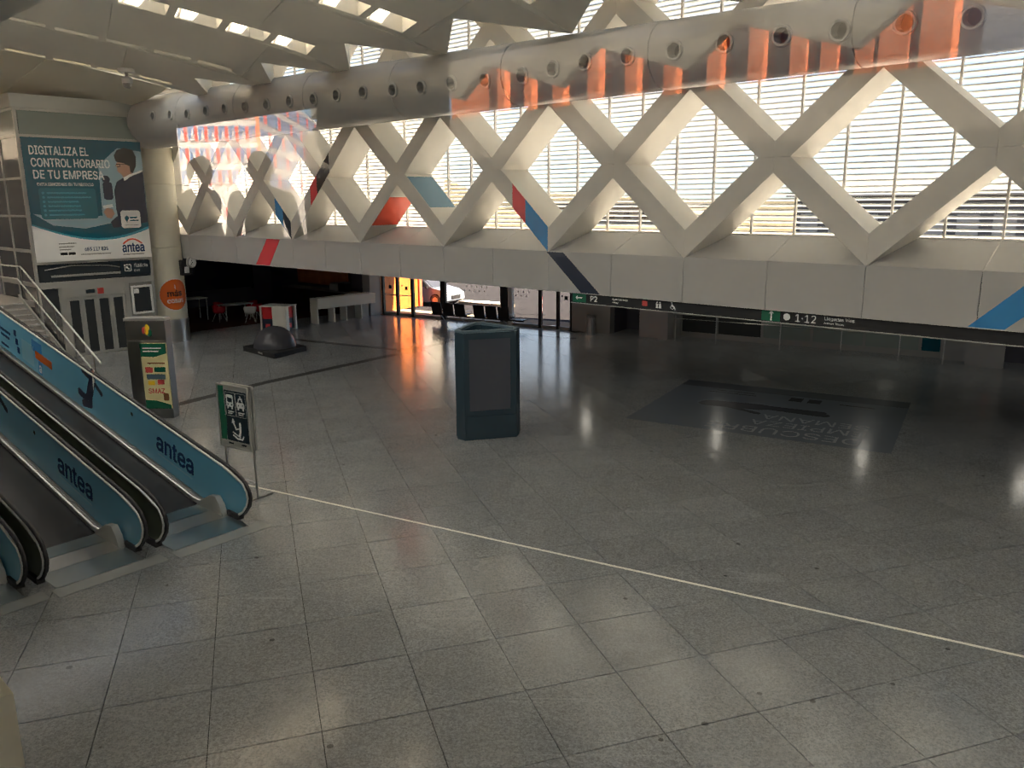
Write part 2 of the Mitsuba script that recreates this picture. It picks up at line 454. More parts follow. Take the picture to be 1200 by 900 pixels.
for px_, M in frames_n:
    obj('nozzle', put(lathe([(0.132, -0.22), (0.145, -0.22), (0.145, -0.03), (0.185, -0.03), (0.185, 0.035), (0.165, 0.05), (0.132, 0.045), (0.132, -0.22)], 24), M), 'mat_tube', 'beam', smooth=30)

# ================================================================ CEILING
def ceil_z(y):
    a = abs(y)
    z = 9.40 + 0.093 * (13.8 - max(a, 2.0))
    return z if a < 12.4 else z - 0.13 * (a - 12.4)


XK = [-23.3 + 3.93 * i for i in range(-1, 12)]
thing('ceiling', 'pale grey panelled ceiling with rows of skylight slots', 'ceiling', kind='structure')


def warp(m):
    v = m.vertices.copy()
    v[:, 2] += np.array([ceil_z(y) for y in v[:, 1]])
    return trimesh.Trimesh(v, m.faces, process=False)


for ki in range(len(XK) - 1):
    xa, xb = XK[ki], XK[ki + 1]; xm = (xa + xb) / 2
    strip = Polygon([(xa + 0.01, 4.2), (xb - 0.01, 4.2), (xb - 0.01, 14.35), (xm, 12.75), (xa + 0.01, 14.35)])
    for y0 in (-13.8, -9.3, -4.8, -0.3):
        if y0 < -5:
            obj('roof_panel', bx(xa + 0.06, xb - 0.06, y0 + 0.05, y0 + 4.45, 10.7, 10.8), 'mat_ceiling', 'ceiling')
            continue
        obj('roof_light', (np.array([(xa + 0.06, y0 + 0.05, 10.75), (xb - 0.06, y0 + 0.05, 10.75), (xb - 0.06, y0 + 4.45, 10.75), (xa + 0.06, y0 + 4.45, 10.75)]), np.array([[0, 1, 2], [0, 2, 3]])), 'mat_rooflight', 'ceiling')
        obj('roof_bar', cat(bx(xa - 0.06, xa + 0.06, y0, y0 + 4.5, 10.55, 10.9), bx(xa + 0.06, xb - 0.06, y0 - 0.05, y0 + 0.05, 10.6, 10.85)), 'mat_frame_grey', 'ceiling')
    holes = []
    w0, w1 = (0.12, 0.42) if ki <= 1 else (0.12, 1.0)
    for j in range(-10, 11):
        y0 = 8.15 + 1.24 * j
        if not -12.5 < y0 < 12.7: continue
        sk = -0.34
        h = Polygon([(xa + w0, y0 + sk * w0), (xa + w1, y0 + sk * w1), (xa + w1, y0 + 1.04 + sk * w1), (xa + w0, y0 + 1.04 + sk * w0)])
        if strip.contains(h): holes.append(h)
    hs = unary_union(holes)
    cuts = [2.0, -2.0]
    for j in range(-5, 6):
        ya = 9.4 + 3.86 * j + (0.0 if ki % 2 else 1.9)
        cell = Polygon([(xa, ya), (xb, ya - 1.35), (xb, ya - 1.35 + 3.845), (xa, ya + 3.845)]).intersection(strip)
        if cell.is_empty or cell.area < 0.02: continue
        g = cell.difference(hs)
        m = ext(g, 0.75)
        obj('panel', warp(m), 'mat_ceiling', 'ceiling')
    if 1 <= ki <= 6:
        for h in holes:
            b = h.bounds
            if b[1] < 3: continue
            ym = (b[1] + b[3]) / 2; zt = ceil_z(ym) + 0.68
            obj('skylight_frame', cat(bx(b[0], b[2], ym - 0.025, ym + 0.025, zt - 0.03, zt + 0.03), bx(b[0], b[0] + 0.05, b[1] + 0.2, b[3] - 0.1, zt - 0.03, zt + 0.03)), 'mat_frame_grey', 'ceiling')
# the flank of the roof beyond the first row, and the roof over the notches
for i in range(7):
    y0 = -13.4 + i * 3.9
    c = [(x, y, ceil_z(y) + (0.46 if x > -30 else -1.15) + e) for x in (-42.0, -29.4) for y in (y0, y0 + 3.88) for e in (0, 0.12)]
    obj('flank_panel', hexa(c), 'mat_cream', 'ceiling')
obj('roof_light', (np.array([(-29.6, -13.8, 11.0), (-27.1, -13.8, 11.0), (-27.1, 13.8, 11.0), (-29.6, 13.8, 11.0)]), np.array([[0, 1, 2], [0, 2, 3]])), 'mat_rooflight', 'ceiling')
obj('gap_riser', bx(-27.18, -27.08, -13.8, 13.9, 10.1, 11.1), 'mat_cream', 'ceiling')
obj('gap_riser', bx(-29.6, -27.18, 13.8, 13.9, 9.6, 11.1), 'mat_cream', 'ceiling')
obj('upper_roof', bx(-42, 24, 13.9, 17.2, 11.45, 11.7), 'mat_cream', 'ceiling')
obj('upper_riser', bx(-27, 24, 13.85, 14.0, 10.15, 11.5), 'mat_cream', 'ceiling')
obj('ridge_riser', bx(-28, 20, 4.0, 4.2, 10.2, 11.2), 'mat_ceiling', 'ceiling')

# ================================================================ OTHER WALLS OF THE HALL
obj('wall_left', bx(-44, -43.6, -16, 40, 0, 11.4), 'mat_stone_wall'); lab('wall_left', 'plain wall closing the far left end of the hall', 'wall', kind='structure')
obj('wall_right', bx(16, 16.4, -16, 40, 0, 11.4), 'mat_panel'); lab('wall_right', 'plain end wall of the hall', 'wall', kind='structure')
thing('wall_rear', 'rear wall of the hall with diagonal bars in its upper windows', 'wall', kind='structure')
obj('base', bx(-24.7, 16, -15.9, -15.5, 0, 7.9), 'mat_panel', 'wall_rear')
obj('base', bx(-43.6, -24.7, -15.9, -15.5, 0, 4.4), 'mat_panel', 'wall_rear')
for i in range(-4, 8):
    x0 = -9.78 + i * 3.6
    obj('tooth_panel', ext(Polygon([(x0, 8.38), (x0 + 1.05, 9.18), (x0 + 3.58, 8.38), (x0 + 3.58, 12.0), (x0, 12.0)]), 0.3, M_XZ(-15.5)), 'mat_tube', 'wall_rear')

# ================================================================ UPPER LEVEL UNDER THE CAMERA
obj('mezzanine', bx(-24, 14, -6.0, 0.22, 3.82, 4.2), 'mat_stone_wall'); lab('mezzanine', 'floor slab of the upper level at the window', 'floor', kind='structure')
# ================================================================ GROUND FLOOR BACK WALL (its own direction)
WD = np.array([28, 5.1, 0.0]); WD /= np.linalg.norm(WD); WN = np.array([-WD[1], WD[0], 0.0])
W0 = np.array([-33.0, 25.8, 0.0])
MW = frame(W0, WD, WN, (0, 0, 1))


def dbx(t0, t1, o0, o1, z0, z1): return put(bx(t0, t1, o0, o1, z0, z1), MW)


# glazed entrance
thing('window_2', 'glazed entrance front with dark posts looking onto the street', 'window', kind='structure')
for (t, w) in ((0.04, 0.12), (1.0, 0.13), (1.98, 0.15), (3.92, 0.30), (9.42, 0.14), (10.34, 0.12), (11.02, 0.10)):
    obj('post', dbx(t - w / 2, t + w / 2, -0.07, 0.07, 0, 3.45), 'mat_sign_black', 'window_2')
obj('post', dbx(7.72, 7.94, -0.1, 0.1, 0, 3.45), 'mat_white', 'window_2')
obj('post', dbx(7.25, 7.70, -0.02, 0.14, 0, 3.45), 'mat_sign_black', 'window_2')
obj('rail', dbx(0, 11.1, -0.06, 0.06, 0, 0.13), 'mat_frame_grey', 'window_2')
obj('rail', dbx(0, 11.1, -0.06, 0.06, 2.55, 2.70), 'mat_sign_black', 'window_2')
for (a, b) in ((0.1, 0.93), (1.07, 1.9), (2.06, 3.77), (4.08, 7.24), (7.95, 9.35), (9.49, 10.28), (10.4, 10.97)):
    p = put(trimesh.Trimesh([(a, 0, 0.13), (b, 0, 0.13), (b, 0, 2.55), (a, 0, 2.55)], [[0, 1, 2], [0, 2, 3]], process=False), MW)
    obj('pane', p, 'mat_pane', 'window_2')
for (a, n, zs) in ((4.3, 6, (1.86, 1.66, 1.46)), (8.1, 4, (1.75, 1.55, 1.37))):
    for r_, z in enumerate(zs):
        for i in range(n - (1 if r_ else 0)):
            t = a + 0.29 * i + (0.14 if r_ % 2 else 0) + (0.9 if a < 5 else 0)
            obj('sticker', put(ext(Polygon([(-0.045, 0), (0.045, 0), (0, 0.09)]), 0.004), frame(W0 + WD * t + WN * -0.008 + np.array([0, 0, z]), WD, (0, 0, 1), -WN)), 'mat_white', 'window_2')
for (t, z, s_) in ((0.52, 1.43, 0.17), (1.58, 1.40, 0.17), (1.30, 1.52, 0.07), (10.75, 1.42, 0.17), (10.55, 1.5, 0.07)):
    obj('door_notice', dbx(t - s_ / 2, t + s_ / 2, -0.012, -0.004, z - s_ / 2, z + s_ / 2), 'mat_sign_dark', 'window_2')
for (a, b) in ((0.1, 0.93), (1.07, 1.9)):
    obj('push_bar', dbx(a, b, -0.09, -0.05, 1.02, 1.06), 'mat_steel', 'window_2')

# walls right of the entrance
obj('wall_back', dbx(11.12, 12.98, -0.15, 0.3, 0, 3.45), 'mat_stone_wall'); lab('wall_back', 'grey stone wall section behind the steel bin', 'wall', kind='structure')
k = key('wall_back'); used_k = k
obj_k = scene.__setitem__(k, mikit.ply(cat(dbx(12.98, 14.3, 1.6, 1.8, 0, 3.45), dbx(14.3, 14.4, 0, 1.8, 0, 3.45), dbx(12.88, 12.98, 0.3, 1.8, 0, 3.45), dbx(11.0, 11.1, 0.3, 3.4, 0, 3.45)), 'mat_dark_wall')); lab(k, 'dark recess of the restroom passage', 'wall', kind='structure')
k = key('wall_back'); scene[k] = mikit.ply(cat(dbx(14.32, 15.3, -0.1, 0.2, 0, 3.45), dbx(15.3, 15.72, -0.45, 0.2, 0, 3.45), dbx(15.66, 15.78, 0.2, 1.0, 0, 3.45)), 'mat_panel'); lab(k, 'pale wall with a projecting pier beside the dark passage', 'wall', kind='structure')
k = key('wall_back'); scene[k] = mikit.ply(cat(dbx(26.4, 27.55, -0.2, 0.2, 0, 3.45), dbx(25.6, 26.4, 0.6, 0.9, 0, 3.45)), 'mat_panel'); lab(k, 'pale wall panel carrying the fire extinguisher', 'wall', kind='structure')
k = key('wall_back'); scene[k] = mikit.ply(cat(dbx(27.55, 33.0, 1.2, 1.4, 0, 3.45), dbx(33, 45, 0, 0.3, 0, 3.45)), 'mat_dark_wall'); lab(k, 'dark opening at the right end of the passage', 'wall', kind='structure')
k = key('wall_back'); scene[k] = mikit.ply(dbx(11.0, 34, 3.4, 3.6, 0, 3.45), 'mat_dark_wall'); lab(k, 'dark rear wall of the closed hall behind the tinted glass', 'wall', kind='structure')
# glazed partition behind the railing
thing('window_3', 'tinted glass partition of a closed hall behind the railing', 'window', kind='structure')
for t in (15.8, 17.35, 19.2, 21.1, 23.0, 24.9, 25.6):
    obj('post', dbx(t - 0.05, t + 0.05, 0.85, 0.95, 0, 3.45), 'mat_frame_grey', 'window_3')
obj('rail', dbx(15.8, 25.6, 0.85, 0.95, 0, 0.22), 'mat_frame_grey', 'window_3')
obj('rail', dbx(15.8, 25.6, 0.85, 0.95, 0.92, 1.0), 'mat_frame_grey', 'window_3')
for (a, b, m_) in ((15.85, 17.3, 'mat_glass_dark'), (17.4, 19.15, 'mat_glass_dark'), (19.25, 21.05, 'mat_glass_grey'), (21.15, 22.95, 'mat_glass_grey'), (23.05, 24.85, 'mat_glass_grey'), (24.95, 25.55, 'mat_teal')):
    for (z0_, z1_) in ((0.22, 0.92), (1.0, 3.4)):
        obj('pane', dbx(a, b, 0.89, 0.91, z0_, z1_), m_, 'window_3')
k = thing('handrail', 'steel railing on thin posts in front of the tinted glass partition', 'railing')
obj('top_rail', put(tube([(15.9, -0.3, 1.1), (25.9, -0.3, 1.1)], 0.03, 8), MW), 'mat_steel', k)
obj('middle_rail', put(tube([(15.9, -0.3, 0.92), (24.4, -0.3, 0.92)], 0.016, 6), MW), 'mat_steel', k)
for t in (16.0, 17.7, 20.2, 22.4, 24.35, 25.75):
    obj('post', put(tube([(t, -0.3, 0), (t, -0.3, 1.1)], 0.024, 8), MW), 'mat_steel', k)
k = thing('fire_extinguisher', 'red fire extinguisher hung on the pale wall at the right', 'extinguisher')
obj('cylinder', put(lathe([(0.0001, 0), (0.085, 0), (0.09, 0.03), (0.09, 0.40), (0.06, 0.47), (0.028, 0.50), (0.0001, 0.50)], 18), frame(W0 + WD * 27.15 + WN * -0.34 + np.array([0, 0, 0.92]), (1, 0, 0), (0, 1, 0))), 'mat_red', k, smooth=40)
obj('valve', put(bx(-0.03, 0.03, -0.07, 0.03, 0.50, 0.56), frame(W0 + WD * 27.15 + WN * -0.34 + np.array([0, 0, 0.92]), WD, WN)), 'mat_black', k)
obj('hose', put(tube([(0.03, 0, 0.53), (-0.12, -0.02, 0.52), (-0.20, -0.02, 0.35), (-0.15, -0.02, 0.15)], 0.016, 6), frame(W0 + WD * 27.15 + WN * -0.34 + np.array([0, 0, 0.92]), WD, WN)), 'mat_black', k)
obj('bracket', dbx(27.09, 27.21, -0.25, -0.205, 1.05, 1.3), 'mat_steel_dark', k)
# overhead sign strip under the parapet
k = thing('sign_strip', 'long dark wayfinding strip under the white parapet with arrows and lettering', 'sign')
obj('board', bx(-12.45, XB, 15.58, 15.64, 3.17, 3.415), 'mat_sign_black', k)
obj('edge', bx(-12.45, XB, 15.57, 15.65, 3.15, 3.17), 'mat_alu', k)
SG = lambda x, z, d=0.0: frame((x, 15.58 - d, z), (1, 0, 0), (0, 0, 1), (0, -1, 0))
obj('arrow_field', bx(-12.40, -11.98, 15.576, 15.58, 3.18, 3.41), 'mat_green', k)
for (t_, h_, x_, z_, bo) in (('P2', 0.13, -11.86, 3.23, True), ('Aparcamiento', 0.05, -11.2, 3.31, False), ('Parking', 0.035, -11.2, 3.24, False), ('1·12', 0.15, -6.72, 3.215, False), ('Llegadas Vías', 0.065, -6.12, 3.30, False), ('Arrivals Tracks', 0.04, -6.12, 3.22, False)):
    obj('lettering', text(t_, h_, SG(x_, z_), bold=bo), 'mat_white', k)
A_ = Polygon([(0, 0.05), (0.06, 0.11), (0.06, 0.065), (0.20, 0.065), (0.20, 0.035), (0.06, 0.035), (0.06, -0.01)])
obj('arrow', ext(A_, 0.004, SG(-12.3, 3.245, 0.004)), 'mat_white', k)
obj('arrow_field', bx(-7.42, -7.02, 15.576, 15.58, 3.18, 3.41), 'mat_green', k)
obj('arrow', ext(affinity.rotate(A_, -90, origin=(0.1, 0.05)), 0.004, SG(-7.31, 3.245, 0.004)), 'mat_white', k)
obj('clock_symbol', ext(Point(0.07, 0.06).buffer(0.07), 0.004, SG(-6.95, 3.235)), 'mat_white', k)
wc = unary_union([Point(0, 0.13).buffer(0.018), sbox(-0.025, 0, 0.025, 0.105), Point(0.08, 0.13).buffer(0.018), Polygon([(0.04, 0), (0.12, 0), (0.10, 0.105), (0.06, 0.105)])])
obj('restroom_symbol', ext(wc, 0.004, SG(-9.95, 3.22)), 'mat_white', k)
wheel = unary_union([Point(0, 0.05).buffer(0.05).difference(Point(0, 0.05).buffer(0.036)), LineString([(-0.01, 0.13), (-0.005, 0.07), (0.045, 0.065), (0.075, 0.0)]).buffer(0.011), Point(-0.012, 0.15).buffer(0.016)])
obj('wheelchair_symbol', ext(wheel, 0.004, SG(-9.55, 3.22)), 'mat_white', k)
obj('red_symbol', ext(rrect(0, 0.14, 0, 0.12, 0.02), 0.004, SG(-10.35, 3.24)), 'mat_red_plain', k)

# waste bin
k = thing('waste_bin', 'round steel waste bin by the grey stone wall', 'bin')
BM = frame((-20.75, 27.35, 0), (1, 0, 0), (0, 1, 0))
obj('body', put(lathe([(0.0001, 0), (0.20, 0), (0.20, 0.76), (0.18, 0.78), (0.0001, 0.78)], 28), BM), 'mat_steel', k, smooth=40)
obj('rim', put(lathe([(0.205, 0.76), (0.225, 0.78), (0.225, 0.86), (0.17, 0.86), (0.17, 0.77), (0.205, 0.76)], 28), BM), 'mat_steel_dark', k, smooth=40)
for a in np.linspace(0, 2 * np.pi, 16, endpoint=False):
    obj('rib', put(bx(0.198, 0.208, -0.008, 0.008, 0.02, 0.75), BM @ frame((0, 0, 0), (math.cos(a), math.sin(a), 0), (-math.sin(a), math.cos(a), 0))), 'mat_steel_dark', k)

# benches
def bench(t0, n, label, table=False):
    k = thing('bench', label, 'bench', 'seating rows at the entrance glass')
    o = -0.85
    obj('beam', dbx(t0 - 0.1, t0 + n * 0.68 + (0.6 if table else 0.1), o - 0.05, o + 0.03, 0.33, 0.39), 'mat_black', k)
    for i in range(n):
        a, b = t0 + i * 0.68 + 0.03, t0 + i * 0.68 + 0.61
        obj('seat', put(hexa([(x, y, z) for x in (a, b) for (y, z) in ((o - 0.12, 0.40), (o - 0.12, 0.44), (o + 0.38, 0.44), (o + 0.38, 0.48))]), MW), 'mat_black', k)
        obj('backrest', put(hexa([(x, y, z) for x in (a, b) for (y, z) in ((o - 0.16, 0.43), (o - 0.25, 0.98), (o - 0.12, 0.43), (o - 0.21, 0.98))]), MW), 'mat_black', k)
        obj('armrest', put(tube([(b + 0.035, o + 0.28, 0.44), (b + 0.035, o + 0.30, 0.62), (b + 0.035, o - 0.16, 0.64)], 0.015, 6), MW), 'mat_steel', k)
    for t in (t0 + 0.45, t0 + n * 0.68 - 0.45):
        obj('leg', put(cat(tube([(t, o - 0.02, 0.34), (t - 0.02, o - 0.28, 0.02)], 0.02, 6), tube([(t, o - 0.02, 0.34), (t + 0.02, o + 0.28, 0.02)], 0.02, 6)), MW), 'mat_steel_dark', k)
    if table:
        obj('table_top', dbx(t0 + n * 0.68 + 0.05, t0 + n * 0.68 + 0.62, o - 0.15, o + 0.35, 0.39, 0.42), 'mat_black', k)


bench(3.95, 3, 'black three seat bench at the entrance glass, nearer the orange glass doors')
bench(6.40, 3, 'black three seat bench at the entrance glass with a low table at its end', True)

# ================================================================ OUTSIDE
obj('ground', bx(-900, 900, -900, 900, -0.6, -0.36), 'mat_terrain'); lab('ground', 'dry beige ground outside', 'ground', kind='structure')
obj('pavement', dbx(-14, 40, 0.15, 2.2, -0.33, -0.02), 'mat_pavement'); lab('pavement', 'sunlit pale pavement along the entrance glass', 'pavement', kind='structure')
obj('road', dbx(-14, 40, 2.2, 16.0, -0.33, -0.10), 'mat_asphalt'); lab('road', 'grey roadway outside the entrance', 'road', kind='structure')
obj('far_pavement', dbx(-14, 40, 16.0, 22, -0.33, 0.0), 'mat_pavement'); lab('far_pavement', 'far pavement across the roadway', 'pavement', kind='structure')
k = thing('traffic_island', 'pale kerbed island in the grey roadway', 'traffic island')
obj('kerb', put(ext(Point(0, 0).buffer(1, 16), 0.16, frame((0, 0, 0), (1.9, 0, 0), (0, 0.5, 0), (0, 0, 1))), MW @ frame((2.2, 6.2, -0.1), (1, 0, 0), (0, 1, 0))), 'mat_pavement', k)
obj('top', put(ext(Point(0, 0).buffer(0.9, 16), 0.02, frame((0, 0, 0), (1.9, 0, 0), (0, 0.5, 0), (0, 0, 1))), MW @ frame((2.2, 6.2, 0.06), (1, 0, 0), (0, 1, 0))), 'mat_white', k)
k = thing('wall_porch', 'sunlit orange porch wall seen through the left glass doors', 'wall', kind='structure')
for i in range(4):
    obj('orange_panel', dbx(-0.65, -0.5, 0.35 + i * 0.78, 0.35 + i * 0.78 + 0.765, -0.02, 3.6), 'mat_orange', k)
obj('end_post', dbx(-0.7, -0.42, 3.5, 3.75, -0.02, 3.6), 'mat_stripe_orange', k)
k = thing('red_white_post', 'red and white warning post standing in the roadway', 'post')
for i in range(5):
    obj('band', put(cyl((0, 0, i * 0.2), (0, 0, i * 0.2 + 0.2), 0.07, 12), MW @ frame((7.0, 4.2, -0.1), (1, 0, 0), (0, 1, 0))), 'mat_red_plain' if i % 2 == 0 else 'mat_white', k)
obj('foot', put(lathe([(0.0001, 0), (0.2, 0), (0.2, 0.05), (0.08, 0.08), (0.0001, 0.08)], 16), MW @ frame((7.0, 4.2, -0.1), (1, 0, 0), (0, 1, 0))), 'mat_rubber', k)

# parked car
k = thing('car', 'grey blue car parked outside the entrance glass', 'car')
CM = MW @ frame((-1.2, 5.05, -0.1), (1, 0, 0), (0, 1, 0))
side = Polygon([(-2.05, 0.32), (-2.1, 0.75), (-1.95, 0.98), (-1.55, 1.05), (-1.1, 1.48), (-0.4, 1.60), (0.35, 1.52), (1.05, 1.05), (1.75, 0.92), (2.1, 0.72), (2.12, 0.36), (1.9, 0.24), (-1.85, 0.24)]).buffer(0.04).buffer(-0.04)
arch = unary_union([Point(1.32, 0.33).buffer(0.39), Point(-1.3, 0.33).buffer(0.39)])
SD = frame((0, 0.85, 0), (1, 0, 0), (0, 0, 1), (0, -1, 0))
body = ext(side.difference(arch), 1.7, SD)
v = body.vertices.copy(); v[:, 1] *= np.where(v[:, 2] > 1.0, 1 - 0.22 * (v[:, 2] - 1.0) / 0.6, 1.0); body.vertices = v
obj('body', put(body, CM), 'mat_car', k)
glass = Polygon([(-1.35, 1.08), (-0.98, 1.43), (-0.35, 1.53), (0.30, 1.46), (0.85, 1.08)])
for y0 in (-0.86, 0.84):
    g = ext(glass, 0.02, frame((0, y0 + 0.02, 0), (1, 0, 0), (0, 0, 1), (0, -1, 0)))
    v = g.vertices.copy(); v[:, 1] *= np.where(v[:, 2] > 1.0, 1 - 0.20 * (v[:, 2] - 1.0) / 0.6, 1.0); g.vertices = v
    obj('side_window', put(g, CM), 'mat_glass_dark', k)
obj('windscreen', put(hexa([(x + dx, s_ * y, z + dz) for (x, y, z) in ((1.06, 0.76, 1.06), (0.40, 0.66, 1.51)) for s_ in (-1, 1) for (dx, dz) in ((0.0, 0.0), (0.02, 0.02))]), CM), 'mat_screen', k)
for (x, y0) in ((1.32, -0.86), (1.32, 0.66), (-1.3, -0.86), (-1.3, 0.66)):
    w_ = obj('wheel', put(lathe([(0.0001, 0), (0.33, 0), (0.34, 0.04), (0.34, 0.16), (0.33, 0.2), (0.0001, 0.2)], 20), CM @ frame((x, y0 + 0.2, 0.34), (1, 0, 0), (0, 0, 1), (0, -1, 0))), 'mat_rubber', k, smooth=40)
    obj('hub', put(lathe([(0.0001, -0.005), (0.2, -0.005), (0.2, 0.205), (0.0001, 0.205)], 16), CM @ frame((x, y0 + 0.2, 0.34), (1, 0, 0), (0, 0, 1), (0, -1, 0))), 'mat_steel_dark', w_, smooth=40)
for y0 in (-0.72, 0.42):
    obj('headlamp', put(bx(1.98, 2.13, y0, y0 + 0.3, 0.62, 0.78), CM), 'mat_white', k)
obj('grille', put(bx(2.08, 2.155, -0.4, 0.4, 0.42, 0.62), CM), 'mat_black', k)
obj('mirror', put(bx(0.72, 0.86, -1.02, -0.84, 1.0, 1.14), CM), 'mat_black', k)

# land and buildings beyond the louvres
def hill(base, cx, cy, rx, ry, h, label, seed):
    n = 40; th = np.linspace(0, 2 * np.pi, n, endpoint=False); rr = np.linspace(0, 1, 12)
    v = [(cx + rx * r * math.cos(a), cy + ry * r * math.sin(a), 0) for r in rr for a in th]
    v = np.array(v); R_ = np.repeat(rr, n)
    v[:, 2] = -0.4 + h * (1 - R_ ** 1.6) * (0.75 + 0.5 * meshkit.fbm(v * [0.02, 0.02, 0.02], 4, seed))
    f = []
    for i in range(11):
        for j in range(n):
            a, b = i * n + j, i * n + (j + 1) % n
            f += [[a, a + n, b], [b, a + n, b + n]]
    kk = obj(base, trimesh.Trimesh(v, f, process=False), 'mat_hill', smooth=True); lab(kk, label, 'hill', kind='structure')


hill('hill', -330, 230, 95, 80, 30, 'bushy hill far beyond the louvred windows', 3)
hill('hill', -420, 420, 260, 60, 13, 'long low ridge on the horizon', 5)
hill('hill', -80, 520, 300, 60, 9, 'faint low ridge on the horizon to the right', 9)
k = thing('shed', 'long grey industrial shed beyond the louvred windows at the right', 'building')
obj('walls', bx(-52, -18, 118, 150, -0.4, 6.0), 'mat_shed', k)
obj('roof', hexa([(x, y, z + e) for x in (-53, -17) for (y, z) in ((117, 6.0), (151, 9.5)) for e in (0, 0.4)]), 'mat_frame_grey', k)
for i in range(8):
    obj('shutter', bx(-51 + i * 4.2, -48.4 + i * 4.2, 117.9, 118, -0.3, 3.6), 'mat_frame_grey', k)
k = thing('low_building', 'low pale building far off on the beige plain', 'building')
obj('walls', bx(-150, -105, 170, 190, -0.4, 4.5), 'mat_pavement', k); obj('roof', bx(-151, -104, 169, 191, 4.5, 5.0), 'mat_shed', k)
for i in range(9):
    obj('window', bx(-148 + i * 4.8, -146 + i * 4.8, 169.85, 170, 1.0, 2.8), 'mat_glass_dark', k)
obj('service_road', put(bx(0, 160, -9, 9, 0, 0.04), frame((-13, 40, -0.36), (0.12, 0.99, 0), (-0.99, 0.12, 0))), 'mat_asphalt'); lab('service_road', 'grey service road running off across the beige ground', 'road', kind='structure')
# ================================================================ COLUMN UNDER THE TUBE
CX, CY, CR = -33.55, 14.78, 0.82
thing('column', 'thick round white column under the left end of the tube beam', 'column', kind='structure')
for (a, b) in ((0.95, 3.9), (3.915, 6.4), (6.415, 7.85)):
    obj('shaft', put(lathe([(0.0001, a), (CR, a), (CR, b), (0.0001, b)], 48), frame((CX, CY, 0), (1, 0, 0), (0, 1, 0))), 'mat_cream', 'column', smooth=40)
obj('steel_base', put(lathe([(0.0001, 0), (CR + 0.02, 0), (CR + 0.02, 0.95), (0.0001, 0.95)], 48), frame((CX, CY, 0), (1, 0, 0), (0, 1, 0))), 'mat_steel', 'column', smooth=40)


def on_column(m, ang, z, lift):
    """Bends a flat mesh (x right, y up, z out) round the column, its origin at this angle and height."""
    v = m.vertices; a = ang + v[:, 0] / CR; r = CR + lift + v[:, 2]
    return trimesh.Trimesh(np.stack([CX + r * np.cos(a), CY + r * np.sin(a), z + v[:, 1]], 1), m.faces, process=False)


CANG = math.radians(6)
k = thing('round_sign', 'round orange shop sign wrapped on the white column', 'sign')
disc = ext(Point(0, 0).buffer(0.63, 24), 0.006)
strips = [ext(Point(0, 0).buffer(0.63, 24).intersection(sbox(-0.66 + i * 0.11, -1, -0.55 + i * 0.11, 1)), 0.006) for i in range(12)]
obj('disc', on_column(cat(*[m for m in strips]), CANG, 1.98, 0.003), 'mat_orange_sign', k)
for (t_, h_, x_, y_, m_) in (('i', 0.16, -0.04, 0.24, 'mat_white'), ('más', 0.24, -0.36, -0.06, 'mat_black'), ('cosas', 0.19, -0.38, -0.33, 'mat_white')):
    m = meshkit.text_mesh(t_, h_, 0.004, True); m.apply_translation([x_, y_, 0]); m = m.subdivide_to_size(0.12)
    obj('lettering', on_column(m, CANG, 1.98, 0.010), m_, k)
k = thing('projecting_sign', 'small black sign plate on the column edge', 'sign')
obj('plate', bx(CX + 0.80, CX + 1.02, CY + 0.36, CY + 0.78, 2.75, 3.38), 'mat_sign_black', k)
obj('symbol', bx(CX + 1.02, CX + 1.026, CY + 0.46, CY + 0.66, 2.85, 3.1), 'mat_white', k)
k = thing('clock', 'small round pale clock at the column edge beside the black plate', 'clock')
KM = frame((CX + 1.16, CY + 0.72, 3.28), (-0.25, 0.97, 0), (0, 0, 1))
obj('case', put(lathe([(0.0001, -0.08), (0.2, -0.08), (0.23, -0.05), (0.23, 0.03), (0.20, 0.05), (0.0001, 0.05)], 28), KM), 'mat_frame_grey', k, smooth=40)
obj('dial', put(lathe([(0.0001, 0.05), (0.185, 0.05), (0.185, 0.056), (0.0001, 0.056)], 28), KM), 'mat_white', k)
for (a, l) in ((0.5, 0.11), (2.4, 0.15)):
    obj('hand', put(bx(-0.008, 0.008, -0.02, l, 0.056, 0.062), KM @ frame((0, 0, 0), (math.cos(a), math.sin(a), 0), (-math.sin(a), math.cos(a), 0))), 'mat_black', k)

# ================================================================ LIFT TOWER
LX = -32.44
k = thing('lift_tower', 'grey framed glass lift tower beside the white column', 'lift')
TW = lambda y, z, d=0.0: frame((LX + d, y, z), (0, 1, 0), (0, 0, 1))
fb = lambda y0, y1, z0, z1, x0=-0.10, x1=0.0: bx(LX + x0, LX + x1, y0, y1, z0, z1)
obj('roof', bx(-36.6, LX + 0.06, 9.58, 14.0, 8.95, 9.40), 'mat_alu', k)
for y0 in (9.66, 13.82):
    obj('post', fb(y0, y0 + 0.10, 0, 8.95), 'mat_alu', k)
for (z0_, z1_) in ((7.96, 8.06), (8.86, 8.95), (3.50, 3.60), (2.62, 2.86)):
    obj('beam', fb(9.76, 13.82, z0_, z1_), 'mat_alu', k)
obj('top_pane', fb(9.80, 13.78, 8.06, 8.86, -0.08, -0.05), 'mat_glass_grey', k)
obj('back_board', fb(9.76, 13.82, 3.6, 7.96, -0.10, -0.04), 'mat_frame_grey', k)
obj('strip_pane', fb(9.80, 13.78, 2.86, 3.50, -0.09, -0.06), 'mat_glass_dark', k)
obj('machine_beam', fb(10.2, 12.9, 3.02, 3.10, -0.058, -0.02), 'mat_frame_grey', k)
obj('machine_pipe', put(tube([(0, 10.0, 3.3), (0, 10.9, 3.42), (0, 12.2, 3.36), (0, 13.0, 3.2)], 0.025, 6), frame((LX - 0.03, 0, 0), (1, 0, 0), (0, 1, 0))), 'mat_steel_dark', k)
obj('lower_wall', fb(9.76, 10.38, 0, 2.62, -0.12, -0.06), 'mat_glass_dark', k)
